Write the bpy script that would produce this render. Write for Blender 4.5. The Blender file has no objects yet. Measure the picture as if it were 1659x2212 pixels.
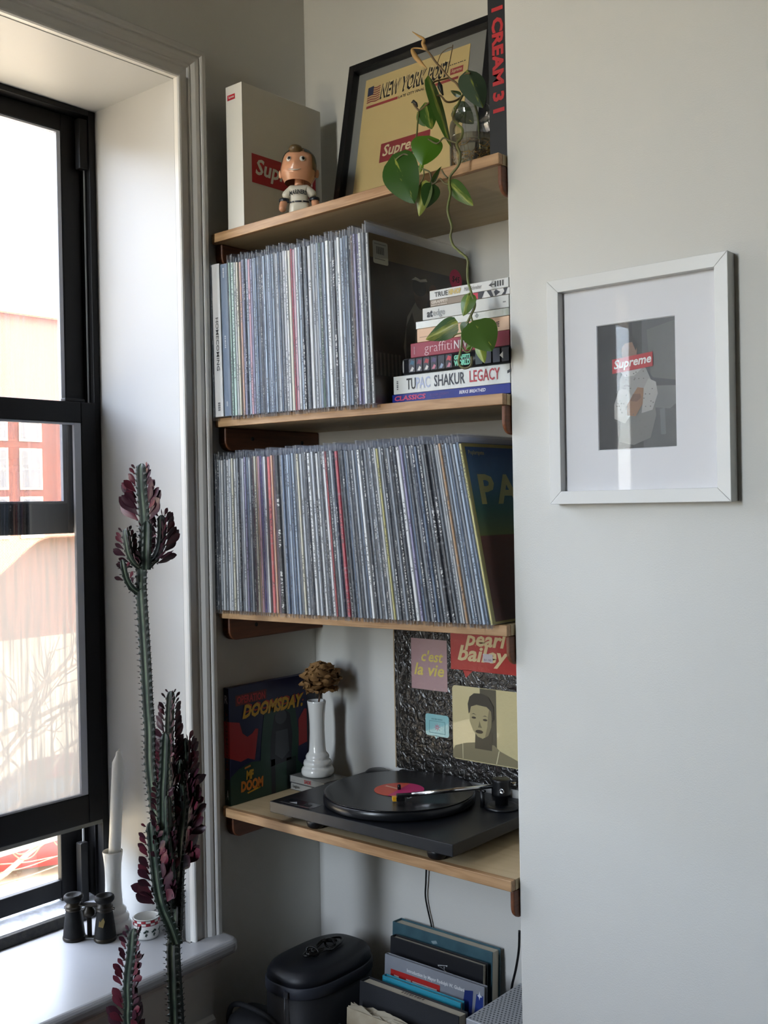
import bpy, bmesh, math, random
from mathutils import Vector, Matrix, Euler
from math import sin, cos, pi, radians, sqrt

# ------------------------------------------------------------------ camera, world, sun, exposure
scene = bpy.context.scene
COL = scene.collection
cam_data = bpy.data.cameras.new('camera')
cam = bpy.data.objects.new('camera', cam_data)
COL.objects.link(cam)
cam_data.sensor_fit = 'HORIZONTAL'
cam_data.sensor_width = 36.0
cam_data.lens = 36.0 * 2296.49 / 1659.0
cam_data.clip_start = 0.02
cam_data.clip_end = 500
_R = Vector((0.76337835, 0.64568662, -0.01850084))
_U = Vector((0.00915643, 0.0178218, 0.99979925))
_F = Vector((-0.64588671, 0.76339451, -0.00769259))
cam.matrix_world = Matrix(((_R.x, _U.x, -_F.x, 1.7047), (_R.y, _U.y, -_F.y, -1.7627), (_R.z, _U.z, -_F.z, 1.4889), (0, 0, 0, 1)))
scene.camera = cam

world = bpy.data.worlds.new('world')
scene.world = world
world.use_nodes = True
wn = world.node_tree.nodes
wl = world.node_tree.links
wn.clear()
w_out = wn.new('ShaderNodeOutputWorld')
w_bg = wn.new('ShaderNodeBackground')
w_sky = wn.new('ShaderNodeTexSky')
w_sky.sky_type = 'NISHITA'
w_sky.sun_disc = False
w_sky.sun_elevation = radians(34)
w_sky.sun_rotation = radians(60)
w_sky.air_density = 1.0
w_sky.dust_density = 3.0
w_sky.ozone_density = 1.0
w_mix = wn.new('ShaderNodeMix'); w_mix.data_type = 'RGBA'
w_mix.inputs[0].default_value = 0.8
w_mix.inputs[7].default_value = (2.05, 2.0, 1.92, 1)   # thin bright haze over the blue
w_gain = wn.new('ShaderNodeMix'); w_gain.data_type = 'RGBA'; w_gain.blend_type = 'MULTIPLY'
w_gain.inputs[0].default_value = 1.0
w_gain.inputs[7].default_value = (2.6, 2.6, 2.6, 1)
wl.new(w_sky.outputs[0], w_gain.inputs[6])
wl.new(w_gain.outputs[2], w_mix.inputs[6])
wl.new(w_mix.outputs[2], w_bg.inputs[0])
w_bg.inputs[1].default_value = 6.1
wl.new(w_bg.outputs[0], w_out.inputs[0])

sun_data = bpy.data.lights.new('sun', 'SUN')
sun_data.energy = 4.5
sun_data.angle = radians(0.6)
sun_data.color = (1.0, 0.93, 0.82)
sun = bpy.data.objects.new('sun', sun_data)
COL.objects.link(sun)
sun.rotation_euler = Vector((-0.74, -0.12, -0.66)).to_track_quat('-Z', 'Y').to_euler()

def portal(name, y0, y1, z0, z1, x, front=False):
    d = bpy.data.lights.new(name, 'AREA')
    d.shape = 'RECTANGLE'; d.size = abs(z1 - z0); d.size_y = abs(y1 - y0)
    d.cycles.is_portal = True
    o = bpy.data.objects.new(name, d)
    COL.objects.link(o)
    o.location = (x, (y0 + y1) / 2, (z0 + z1) / 2)
    o.rotation_euler = (0, radians(-90), 0)
    if front:
        d.size, d.size_y = abs(y1 - y0), abs(z1 - z0)
        o.location = ((y0 + y1) / 2, x, (z0 + z1) / 2)
        o.rotation_euler = (radians(90), 0, 0)
portal('window_portal', -1.27, -0.37, 0.65, 2.36, -0.40)
portal('fill_window_portal', 0.03, 0.46, 1.05, 2.88, -3.52, True)  # portal of the added window behind the camera

vs = scene.view_settings
vs.view_transform = 'Standard'
vs.look = 'None'
vs.gamma = 1.0
vs.use_curve_mapping = False
vs.exposure = 1.18
scene.display_settings.display_device = 'sRGB'
cy = scene.cycles
cy.max_bounces = 6
cy.diffuse_bounces = 3
cy.glossy_bounces = 3
cy.transmission_bounces = 6
cy.transparent_max_bounces = 24
cy.use_adaptive_sampling = True
cy.adaptive_threshold = 0.05
cy.use_denoising = True
cy.caustics_reflective = False
cy.caustics_refractive = False
cy.sample_clamp_indirect = 8.0
random.seed(7)

# ------------------------------------------------------------------ materials
def lin(h):
    h = h.lstrip('#')
    out = []
    for i in (0, 2, 4):
        c = int(h[i:i + 2], 16) / 255
        out.append(c / 12.92 if c <= 0.04045 else ((c + 0.055) / 1.055) ** 2.4)
    return (out[0], out[1], out[2], 1.0)

MATS = {}
def mat(name, color='#808080', rough=0.5, metal=0.0, spec=0.5, noise=0.0, scale=60.0, stretch=(1, 1, 1), bump=0.0, bscale=200.0, coat=0.0, trans=0.0, color2=None, detail=4.0, coords='Object', subsurf=0.0):
    """plain procedural surface: base colour, a noise that mixes in a second tone, fine bump"""
    if name in MATS:
        return MATS[name]
    m = bpy.data.materials.new(name)
    m.use_nodes = True
    n = m.node_tree.nodes; l = m.node_tree.links
    b = n['Principled BSDF']
    c = lin(color) if isinstance(color, str) else color
    b.inputs['Base Color'].default_value = c
    b.inputs['Roughness'].default_value = rough
    b.inputs['Metallic'].default_value = metal
    b.inputs['Specular IOR Level'].default_value = spec
    b.inputs['Coat Weight'].default_value = coat
    b.inputs['Transmission Weight'].default_value = trans
    if subsurf:
        b.inputs['Subsurface Weight'].default_value = subsurf
        b.inputs['Subsurface Radius'].default_value = (0.01, 0.01, 0.01)
    tc = n.new('ShaderNodeTexCoord')
    mp = n.new('ShaderNodeMapping'); mp.inputs['Scale'].default_value = stretch
    l.new(tc.outputs[coords], mp.inputs[0])
    if noise or color2:
        t = n.new('ShaderNodeTexNoise'); t.inputs['Scale'].default_value = scale; t.inputs['Detail'].default_value = detail
        l.new(mp.outputs[0], t.inputs['Vector'])
        mx = n.new('ShaderNodeMix'); mx.data_type = 'RGBA'
        r = n.new('ShaderNodeMapRange'); r.inputs[1].default_value = 0.35; r.inputs[2].default_value = 0.65
        r.inputs[4].default_value = 1.0 if color2 else noise
        l.new(t.outputs[0], r.inputs[0]); l.new(r.outputs[0], mx.inputs[0])
        mx.inputs[6].default_value = c
        mx.inputs[7].default_value = lin(color2) if color2 else (c[0] * .55, c[1] * .55, c[2] * .55, 1)
        l.new(mx.outputs[2], b.inputs['Base Color'])
    if bump:
        t2 = n.new('ShaderNodeTexNoise'); t2.inputs['Scale'].default_value = bscale; t2.inputs['Detail'].default_value = 3
        l.new(mp.outputs[0], t2.inputs['Vector'])
        bp = n.new('ShaderNodeBump'); bp.inputs['Strength'].default_value = bump; bp.inputs['Distance'].default_value = 0.002
        l.new(t2.outputs[0], bp.inputs['Height']); l.new(bp.outputs[0], b.inputs['Normal'])
    MATS[name] = m
    return m

def ink(hexcol, rough=0.5):
    return mat('ink_' + hexcol.lstrip('#') + ('_%d' % int(rough * 100)), hexcol, rough)

def glass_mat(name, tint=(1, 1, 1), haze=0.0, gloss=0.08, milky=(0.85, 0.87, 0.9), rough=0.02, fog=None):
    """thin sheet: transparent, a fresnel reflection and a share of scattering (haze)"""
    if name in MATS:
        return MATS[name]
    m = bpy.data.materials.new(name); m.use_nodes = True
    n = m.node_tree.nodes; l = m.node_tree.links
    n.clear()
    out = n.new('ShaderNodeOutputMaterial')
    tr = n.new('ShaderNodeBsdfTransparent'); tr.inputs[0].default_value = (*tint, 1)
    gl = n.new('ShaderNodeBsdfGlossy'); gl.inputs['Roughness'].default_value = rough; gl.inputs[0].default_value = (1, 1, 1, 1)
    fr = n.new('ShaderNodeLayerWeight'); fr.inputs[0].default_value = 0.25
    mul = n.new('ShaderNodeMath'); mul.operation = 'MULTIPLY_ADD'; mul.inputs[1].default_value = 0.7; mul.inputs[2].default_value = gloss
    mul.use_clamp = True
    l.new(fr.outputs['Fresnel'], mul.inputs[0])
    mg = n.new('ShaderNodeMixShader')
    l.new(mul.outputs[0], mg.inputs[0]); l.new(tr.outputs[0], mg.inputs[1]); l.new(gl.outputs[0], mg.inputs[2])
    last = mg
    if haze or fog:
        df = n.new('ShaderNodeBsdfDiffuse'); df.inputs[0].default_value = (*milky, 1)
        tl = n.new('ShaderNodeBsdfTranslucent'); tl.inputs[0].default_value = (*milky, 1)
        ms = n.new('ShaderNodeMixShader'); ms.inputs[0].default_value = 0.5
        l.new(df.outputs[0], ms.inputs[1]); l.new(tl.outputs[0], ms.inputs[2])
        mh = n.new('ShaderNodeMixShader'); mh.inputs[0].default_value = haze
        l.new(mg.outputs[0], mh.inputs[1]); l.new(ms.outputs[0], mh.inputs[2])
        if fog:
            l.new(fog(n, l), mh.inputs[0])
        last = mh
    l.new(last.outputs[0], out.inputs[0])
    MATS[name] = m
    return m

def wood_mat(name, c1, c2, axis='x', scale=9.0, rough=0.45, fine=160):
    if name in MATS:
        return MATS[name]
    m = bpy.data.materials.new(name); m.use_nodes = True
    n = m.node_tree.nodes; l = m.node_tree.links
    b = n['Principled BSDF']; b.inputs['Roughness'].default_value = rough
    tc = n.new('ShaderNodeTexCoord'); mp = n.new('ShaderNodeMapping')
    s = {'x': (0.07, 1, 1), 'y': (1, 0.07, 1), 'z': (1, 1, 0.07)}[axis]
    mp.inputs['Scale'].default_value = s
    l.new(tc.outputs['Object'], mp.inputs[0])
    t = n.new('ShaderNodeTexNoise'); t.inputs['Scale'].default_value = fine; t.inputs['Detail'].default_value = 5; t.inputs['Distortion'].default_value = 0.6
    l.new(mp.outputs[0], t.inputs['Vector'])
    t2 = n.new('ShaderNodeTexNoise'); t2.inputs['Scale'].default_value = scale; t2.inputs['Detail'].default_value = 2
    l.new(mp.outputs[0], t2.inputs['Vector'])
    ad = n.new('ShaderNodeMath'); ad.operation = 'ADD'; l.new(t.outputs[0], ad.inputs[0]); l.new(t2.outputs[0], ad.inputs[1])
    r = n.new('ShaderNodeMapRange'); r.inputs[1].default_value = 0.7; r.inputs[2].default_value = 1.3
    l.new(ad.outputs[0], r.inputs[0])
    mx = n.new('ShaderNodeMix'); mx.data_type = 'RGBA'
    mx.inputs[6].default_value = lin(c1); mx.inputs[7].default_value = lin(c2)
    l.new(r.outputs[0], mx.inputs[0]); l.new(mx.outputs[2], b.inputs['Base Color'])
    bp = n.new('ShaderNodeBump'); bp.inputs['Strength'].default_value = 0.15; bp.inputs['Distance'].default_value = 0.001
    l.new(t.outputs[0], bp.inputs['Height']); l.new(bp.outputs[0], b.inputs['Normal'])
    MATS[name] = m
    return m

# ------------------------------------------------------------------ mesh helpers
class MB:
    def __init__(s):
        s.v = []; s.f = []; s.sm = []; s.mi = []
    def add(s, vs, fs, smooth=False, mi=0):
        o = len(s.v)
        s.v += [tuple(p) for p in vs]
        for f in fs:
            s.f.append(tuple(i + o for i in f)); s.sm.append(smooth); s.mi.append(mi)
        return s
    def box(s, x0, x1, y0, y1, z0, z1, mi=0):
        return s.add([(x0, y0, z0), (x1, y0, z0), (x1, y1, z0), (x0, y1, z0), (x0, y0, z1), (x1, y0, z1), (x1, y1, z1), (x0, y1, z1)],
                     [(3, 2, 1, 0), (4, 5, 6, 7), (0, 1, 5, 4), (1, 2, 6, 5), (2, 3, 7, 6), (3, 0, 4, 7)], mi=mi)
    def prism(s, poly, a, b, axis='z', smooth=False, mi=0):
        """poly: 2-D outline; axis 'z': (x,y) extruded in z, 'x': (y,z), 'y': (x,z)"""
        n = len(poly)
        def p3(p, t):
            return {'z': (p[0], p[1], t), 'x': (t, p[0], p[1]), 'y': (p[0], t, p[1])}[axis]
        vs = [p3(p, a) for p in poly] + [p3(p, b) for p in poly]
        fs = [tuple(range(n - 1, -1, -1)), tuple(range(n, 2 * n))]
        s.add(vs, fs, False, mi)
        o = len(s.v) - 2 * n
        for i in range(n):
            j = (i + 1) % n
            s.f.append((o + i, o + j, o + n + j, o + n + i)); s.sm.append(smooth); s.mi.append(mi)
        return s
    def lathe(s, prof, c=(0, 0, 0), seg=32, smooth=True, cap=True, mi=0, axis=None):
        vs = []; fs = []
        n = len(prof)
        for r, z in prof:
            for k in range(seg):
                a = 2 * pi * k / seg
                vs.append((r * cos(a), r * sin(a), z))
        for i in range(n - 1):
            for k in range(seg):
                k2 = (k + 1) % seg
                fs.append((i * seg + k, i * seg + k2, (i + 1) * seg + k2, (i + 1) * seg + k))
        M = axis if axis is not None else Matrix.Identity(3)
        vs = [tuple(M @ Vector(p) + Vector(c)) for p in vs]
        o = len(s.v)
        s.add(vs, fs, smooth, mi)
        if cap:
            if prof[0][0] > 1e-6:
                s.f.append(tuple(o + k for k in range(seg - 1, -1, -1))); s.sm.append(False); s.mi.append(mi)
            if prof[-1][0] > 1e-6:
                s.f.append(tuple(o + (n - 1) * seg + k for k in range(seg))); s.sm.append(False); s.mi.append(mi)
        return s
    def tube(s, pts, rad, seg=8, smooth=True, cap=True, mi=0):
        pts = [Vector(p) for p in pts]
        n = len(pts)
        rr = rad if isinstance(rad, (list, tuple)) else [rad] * n
        vs = []; fs = []
        up = Vector((0, 0, 1))
        prev = None
        for i, p in enumerate(pts):
            t = (pts[min(i + 1, n - 1)] - pts[max(i - 1, 0)])
            if t.length < 1e-9: t = Vector((0, 0, 1))
            t.normalize()
            if prev is None:
                a = t.cross(Vector((0.3, 0.9, 0.2)))
                if a.length < 1e-3: a = t.cross(Vector((1, 0, 0)))
            else:
                a = prev - t * prev.dot(t)
            a.normalize(); prev = a
            b = t.cross(a)
            for k in range(seg):
                g = 2 * pi * k / seg
                vs.append(p + (a * cos(g) + b * sin(g)) * rr[i])
        for i in range(n - 1):
            for k in range(seg):
                k2 = (k + 1) % seg
                fs.append((i * seg + k, i * seg + k2, (i + 1) * seg + k2, (i + 1) * seg + k))
        if cap:
            fs.append(tuple(range(seg - 1, -1, -1)))
            fs.append(tuple((n - 1) * seg + k for k in range(seg)))
        return s.add(vs, fs, smooth, mi)
    def mesh(s, name, mats):
        me = bpy.data.meshes.new(name)
        me.from_pydata(s.v, [], s.f)
        me.polygons.foreach_set('use_smooth', s.sm)
        me.polygons.foreach_set('material_index', s.mi)
        for m in (mats if isinstance(mats, (list, tuple)) else [mats]):
            me.materials.append(m)
        me.update()
        return me
    def obj(s, name, mats, parent=None, bevel=0.0, bseg=2, recalc=True):
        me = s.mesh(name, mats)
        if recalc:
            bm = bmesh.new(); bm.from_mesh(me)
            bmesh.ops.recalc_face_normals(bm, faces=bm.faces)
            bm.to_mesh(me); bm.free()
        return link(name, me, parent, bevel, bseg)

def link(name, me, parent=None, bevel=0.0, bseg=2):
    o = bpy.data.objects.new(name, me)
    COL.objects.link(o)
    if parent is not None:
        o.parent = parent
    if bevel:
        md = o.modifiers.new('bevel', 'BEVEL'); md.width = bevel; md.segments = bseg; md.limit_method = 'ANGLE'; md.angle_limit = radians(40)
    return o

def box(name, x0, x1, y0, y1, z0, z1, m, parent=None, bevel=0.0, bseg=2):
    return MB().box(x0, x1, y0, y1, z0, z1).obj(name, m, parent, bevel, bseg)

def tag(o, label, cat, group=None):
    o['label'] = label; o['category'] = cat
    if group: o['group'] = group
    return o

def thing(name, label, cat, loc=(0, 0, 0), group=None, rot=(0, 0, 0)):
    o = bpy.data.objects.new(name, None); COL.objects.link(o)
    o.empty_display_size = 0.02
    o.location = loc; o.rotation_euler = rot
    return tag(o, label, cat, group)

def structure(o):
    o['kind'] = 'structure'
    return o

def spline(pts, n=6):
    """Catmull-Rom through 3-D (or n-D) points"""
    P = [tuple(p) for p in pts]
    out = []
    for i in range(len(P) - 1):
        p0 = P[max(i - 1, 0)]; p1 = P[i]; p2 = P[i + 1]; p3 = P[min(i + 2, len(P) - 1)]
        for k in range(n):
            t = k / n
            out.append(tuple(0.5 * ((2 * b) + (-a + c) * t + (2 * a - 5 * b + 4 * c - d) * t * t + (-a + 3 * b - 3 * c + d) * t ** 3)
                             for a, b, c, d in zip(p0, p1, p2, p3)))
    out.append(P[-1])
    return out

def rrect(x0, x1, y0, y1, r, seg=4):
    pts = []
    for cx, cy_, a0 in ((x1 - r, y1 - r, 0), (x0 + r, y1 - r, 90), (x0 + r, y0 + r, 180), (x1 - r, y0 + r, 270)):
        for k in range(seg + 1):
            a = radians(a0 + 90 * k / seg)
            pts.append((cx + r * cos(a), cy_ + r * sin(a)))
    return pts

# flat print: a frame is (origin, right, up); shapes are given in metres on it
class Face:
    def __init__(s, o, r, u):
        s.o = Vector(o); s.r = Vector(r).normalized(); s.u = Vector(u).normalized(); s.n = s.r.cross(s.u)
    def at(s, x, y, lift=0.0004):
        return s.o + s.r * x + s.u * y + s.n * lift

def decal(name, face, poly, m, parent, lift=0.0004):
    me = bpy.data.meshes.new(name)
    me.from_pydata([face.at(x, y, lift) for x, y in poly], [], [tuple(range(len(poly)))])
    me.materials.append(m)
    return link(name, me, parent)

def rect(x0, y0, x1, y1):
    return [(x0, y0), (x1, y0), (x1, y1), (x0, y1)]

def ell(cx, cy_, rx, ry, n=20, rot=0.0):
    return [(cx + rx * cos(2 * pi * k / n) * cos(rot) - ry * sin(2 * pi * k / n) * sin(rot),
             cy_ + rx * cos(2 * pi * k / n) * sin(rot) + ry * sin(2 * pi * k / n) * cos(rot)) for k in range(n)]

def type_line(face, x0, y0, x1, y1, m, parent, n=6, lift=0.0006, seed=0, vertical=False):
    """a row of short marks for type too small to read"""
    r = random.Random(seed + n)
    a, b = (y0, y1) if vertical else (x0, x1)
    p = a
    while p < b:
        w = (b - a) / n * r.uniform(.5, .85)
        decal('small_type', face, rect(x0, p, x1, min(p + w, b)) if vertical else rect(p, y0, min(p + w, b), y1), m, parent, lift)
        p += (b - a) / n

_txt = {}
def text_geo(s, bold, shear, space=1.0):
    key = (s, bold, shear, space)
    if key not in _txt:
        cu = bpy.data.curves.new('t', 'FONT'); cu.body = s; cu.size = 1.0; cu.offset = bold; cu.shear = shear; cu.resolution_u = 2
        cu.space_character = space
        o = bpy.data.objects.new('t', cu); COL.objects.link(o)
        dg = bpy.context.evaluated_depsgraph_get()
        me = bpy.data.meshes.new_from_object(o.evaluated_get(dg))
        v = [tuple(p.co) for p in me.vertices]; f = [tuple(p.vertices) for p in me.polygons]
        bpy.data.objects.remove(o); bpy.data.curves.remove(cu); bpy.data.meshes.remove(me)
        _txt[key] = (v, f)
    return _txt[key]

def text(s, face, x0, y0, x1, y1, m, parent, bold=0.0, shear=0.0, lift=0.0006, name='lettering', turn=0, arc=0.0, space=1.0):
    """lettering fitted into the box x0..x1, y0..y1 of a face; turn=-90 reads downward, 90 upward"""
    v, f = text_geo(s, bold, shear, space)
    if not v: return None
    ax0 = min(p[0] for p in v); ax1 = max(p[0] for p in v); ay0 = min(p[1] for p in v); ay1 = max(p[1] for p in v)
    out = []
    for p in v:
        a = (p[0] - ax0) / (ax1 - ax0); b = (p[1] - ay0) / (ay1 - ay0)
        if turn == -90: a, b = b, 1 - a
        elif turn == 90: a, b = 1 - b, a
        X = x0 + a * (x1 - x0); Y = y0 + b * (y1 - y0)
        if arc: Y += arc * (1 - (2 * a - 1) ** 2)
        out.append(face.at(X, Y, lift))
    me = bpy.data.meshes.new(name); me.from_pydata(out, [], f); me.materials.append(m)
    return link(name, me, parent)

# ================================================================== the room
LW = -0.02      # face of the window wall (x)
BW = 0.021      # back wall of the alcove (y)
RW = 0.7165     # right side of the alcove (x)
FW = -0.2597    # face of the chimney breast (y)
M_wall = mat('wall_paint', '#d0cfc9', 0.55, bump=0.12, bscale=420, noise=0.05, scale=3)
M_trim = mat('trim_paint', '#cfcdc8', 0.38, bump=0.03, bscale=90)
M_reveal = mat('dimmed_reveal_paint', '#b4b4b2', 0.45, bump=0.05, bscale=120)  # white paint greyed to offset the strong window light on it
M_floor = wood_mat('floor_boards', '#4a3524', '#382617', 'y')
M_black = mat('black_aluminium', '#0c0c0e', 0.5, spec=.3, noise=0.3, scale=30, bump=0.04)

WIN1 = (-1.27, -0.365, 0.597, 2.366)
WIN2 = (-2.95, -2.060, 1.05, 2.20)
CEIL = 2.95
OUT = -0.37
def wall_with_openings():
    m = MB()
    cuts = sorted([WIN2, WIN1])
    y = -3.3
    for (a, b, z0, z1) in cuts:
        m.box(OUT, LW, y, a, -0.1, CEIL)
        m.box(OUT, LW, a, b, -0.1, z0 - 0.03)
        m.box(OUT, LW, a, b, z1, CEIL)
        y = b
    m.box(OUT, LW, y, BW + 0.3, -0.1, CEIL)
    return m
structure(wall_with_openings().obj('wall_left', M_wall))
structure(box('wall_back', LW, RW, BW, BW + 0.3, -0.1, CEIL, M_wall))
structure(box('wall_breast', RW, 3.6, FW, BW + 0.3, -0.1, CEIL, M_wall, bevel=0.003))
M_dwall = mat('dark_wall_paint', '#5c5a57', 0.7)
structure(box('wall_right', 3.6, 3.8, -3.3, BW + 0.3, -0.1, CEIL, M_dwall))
WIN3 = (0.03, 0.46, 1.05, 2.88)
fw = MB()
fw.box(OUT, WIN3[0], -3.5, -3.3, -0.1, CEIL); fw.box(WIN3[1], 3.8, -3.5, -3.3, -0.1, CEIL)
fw.box(WIN3[0], WIN3[1], -3.5, -3.3, -0.1, WIN3[2]); fw.box(WIN3[0], WIN3[1], -3.5, -3.3, WIN3[3], CEIL)
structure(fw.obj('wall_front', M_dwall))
structure(box('ceiling', OUT, 3.8, -3.5, BW + 0.3, CEIL, CEIL + 0.2, mat('ceiling_paint', '#b5b3ae', 0.7)))
structure(box('floor', LW, 3.6, -3.3, BW, -0.1, 0.0, M_floor))

# painted boards lining the window opening
lin_o = MB()
lin_o.box(OUT, LW - 0.001, -0.3655, -0.364, 0.56, 2.3675)
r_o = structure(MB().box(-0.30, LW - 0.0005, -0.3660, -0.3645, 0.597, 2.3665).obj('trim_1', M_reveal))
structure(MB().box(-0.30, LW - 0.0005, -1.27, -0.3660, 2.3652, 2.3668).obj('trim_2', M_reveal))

# ---- moulded casing around window 1
prof = [(0, 0), (0, .011), (.002, .0145), (.005, .0155), (.0075, .0135), (.0085, .0095), (.012, .009), (.026, .0095), (.028, .0125), (.031, .0135), (.034, .0125),
        (.036, .0145), (.042, .0185), (.049, .0195), (.053, .0175), (.0545, .0205), (.058, .0225), (.066, .0225), (.068, .021), (.068, 0)]
def casing(y_in_r, y_in_l, z_bot, z_in):
    m = MB()
    n = len(prof)
    rings = []
    for (fy, fz) in ((lambda w: y_in_r + w, lambda w: z_bot), (lambda w: y_in_r + w, lambda w: z_in + w),
                     (lambda w: y_in_l - w, lambda w: z_in + w), (lambda w: y_in_l - w, lambda w: z_bot)):
        rings.append([(LW + t, fy(w), fz(w)) for w, t in prof])
    vs = [p for r in rings for p in r]
    fs = []
    for i in range(3):
        for k in range(n):
            k2 = (k + 1) % n
            fs.append((i * n + k, i * n + k2, (i + 1) * n + k2, (i + 1) * n + k))
    fs.append(tuple(range(n))); fs.append(tuple(range(3 * n, 4 * n)))
    return m.add(vs, fs)
structure(casing(-0.366, -1.27, 0.597, 2.3665).obj('trim_3', M_trim))

# ---- window stool with a rounded nose and horn, cove and apron below
out = [(-0.33, -0.366), (LW, -0.366), (LW, -0.286)] + [(0.022 + 0.028 * sin(a), -0.312 + 0.026 * cos(a)) for a in [radians(15 * k) for k in range(7)]] + [(0.052, -0.45), (0.056, -0.66), (0.056, -1.36), (LW, -1.36), (LW, -1.27), (-0.33, -1.27)]
M_sill = mat('dimmed_sill_paint', '#aaacb0', 0.32, bump=0.05, bscale=60, noise=0.06, scale=14)  # sill white toned down to grey against the glare from the window
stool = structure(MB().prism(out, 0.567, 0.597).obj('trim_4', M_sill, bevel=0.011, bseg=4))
ap = MB()
ap.prism([(LW, .567), (0.034, .567), (0.033, .560), (0.020, .553), (0.012, .543), (0.010, .538), (LW, .538)], -1.345, -0.315, 'y')
structure(ap.obj('trim_5', M_trim))
structure(MB().prism([(LW, .538), (0.004, .538), (0.004, .440), (0.012, .432), (0.012, .412), (0.002, .404), (LW, .404)], -1.33, -0.33, 'y').obj('trim_6', M_trim))
for k, (nm, z0, z1, t) in enumerate((('baseboard_left', 0, .16, .018),)):
    structure(box('baseboard_left', LW, LW + t, -3.3, BW, z0, z1, M_trim, bevel=0.004))
structure(box('baseboard_breast', RW, 3.6, FW - .018, FW, 0, .16, M_trim, bevel=0.004))
structure(box('baseboard_back', LW + .018, RW, BW - .018, BW, 0, .16, M_trim, bevel=0.004))

# ---- window 1: black double-hung window, the lower sash pushed up a little
w1 = bpy.data.objects.new('window_1', None); COL.objects.link(w1); structure(w1)
w1['label'] = 'black framed sash window with fogged lower pane, pushed up a hand'
YR, YL = -0.367, -1.268
fr_ = MB()
for (a, b) in ((-0.383, YR), (YL, -1.252)):
    fr_.box(-0.365, -0.292, a, b, 0.60, 2.365)
fr_.box(-0.365, -0.292, -1.252, -0.383, 2.352, 2.365)
fr_.obj('frame', M_black, w1, bevel=0.0015)
tr_ = MB()
tr_.box(-0.3165, -0.3135, -0.389, -0.383, 0.62, 2.352)
tr_.box(-0.352, -0.349, -0.392, -0.383, 0.62, 2.352)
tr_.obj('track', M_black, w1)
M_alu = mat('pale_aluminium', '#b9bcc0', 0.35, metal=0.6)
box('track_strip', -0.3075, -0.3055, -0.3895, -0.3865, 1.722, 2.25, M_alu, w1)
box('track_strip', -0.330, -0.327, -0.4115, -0.408, 0.66, 0.806, M_alu, w1)
box('sash_stop', -0.3135, -0.296, -0.405, -0.3835, 2.235, 2.345, M_black, w1, bevel=0.002)
M_gasket = mat('glazing_stop', '#b4b8c2', 0.3)
def sash(name, x0, x1, y0, y1, z0, z1, stile, top, bot, glassmat, stop):
    xg = (x0 + x1) / 2
    s = MB()
    s.box(x0, x1, y0, y0 + stile, z0, z1); s.box(x0, x1, y1 - stile, y1, z0, z1)
    s.box(x0, x1, y0 + stile, y1 - stile, z1 - top, z1); s.box(x0, x1, y0 + stile, y1 - stile, z0, z0 + bot)
    so = s.obj(name, M_black, w1, bevel=0.002)
    g = MB(); a, b, c, d = y0 + stile, y1 - stile, z0 + bot, z1 - top
    for (p, q, r, t) in ((b - stop, b, c, d), (a, a + stop, c, d)):
        g.box(xg + 0.002, x1 - 0.002, p, q, r, t)
    g.box(xg + 0.002, x1 - 0.002, a + stop, b - stop, c, c + 0.005); g.box(xg + 0.002, x1 - 0.002, a + stop, b - stop, d - 0.005, d)
    g.obj('glazing_stop', M_gasket, so, bevel=0.001)
    gl = MB().add([(xg, a, c), (xg, b, c), (xg, b, d), (xg, a, d)], [(0, 1, 2, 3)])
    gl.obj('pane', glassmat, so)
    return so
def fog_lower(n, l):
    tc = n.new('ShaderNodeTexCoord'); sp = n.new('ShaderNodeSeparateXYZ'); l.new(tc.outputs['Object'], sp.inputs[0])
    no = n.new('ShaderNodeTexNoise'); no.inputs['Scale'].default_value = 9; no.inputs['Detail'].default_value = 3; l.new(tc.outputs['Object'], no.inputs['Vector'])
    # edge height rises towards the right jamb
    ed = n.new('ShaderNodeMapRange'); ed.interpolation_type = 'SMOOTHSTEP'; ed.inputs[1].default_value = -0.66; ed.inputs[2].default_value = -0.49; ed.inputs[3].default_value = 1.345; ed.inputs[4].default_value = 1.435
    l.new(sp.outputs[1], ed.inputs[0])
    df = n.new('ShaderNodeMath'); df.operation = 'SUBTRACT'; l.new(ed.outputs[0], df.inputs[0]); l.new(sp.outputs[2], df.inputs[1])
    st = n.new('ShaderNodeMapRange'); st.inputs[1].default_value = -0.001; st.inputs[2].default_value = 0.006; st.inputs[3].default_value = 0.03; st.inputs[4].default_value = 0.91
    l.new(df.outputs[0], st.inputs[0])
    # fogging grows denser lower down, with runs
    dn = n.new('ShaderNodeMapRange'); dn.inputs[1].default_value = 0.0; dn.inputs[2].default_value = 0.5; dn.inputs[3].default_value = 0.0; dn.inputs[4].default_value = 0.06
    l.new(df.outputs[0], dn.inputs[0])
    ad = n.new('ShaderNodeMath'); ad.operation = 'ADD'; l.new(st.outputs[0], ad.inputs[0]); l.new(dn.outputs[0], ad.inputs[1])
    mp = n.new('ShaderNodeMapping'); mp.inputs['Scale'].default_value = (1, 60, 3); l.new(tc.outputs['Object'], mp.inputs[0])
    rn = n.new('ShaderNodeTexNoise'); rn.inputs['Scale'].default_value = 2.0; l.new(mp.outputs[0], rn.inputs['Vector'])
    rr = n.new('ShaderNodeMapRange'); rr.inputs[1].default_value = 0.3; rr.inputs[2].default_value = 0.7; rr.inputs[3].default_value = -0.05; rr.inputs[4].default_value = 0.06
    l.new(rn.outputs[0], rr.inputs[0])
    a2 = n.new('ShaderNodeMath'); a2.operation = 'ADD'; a2.use_clamp = True; l.new(ad.outputs[0], a2.inputs[0]); l.new(rr.outputs[0], a2.inputs[1])
    return a2.outputs[0]
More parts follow.
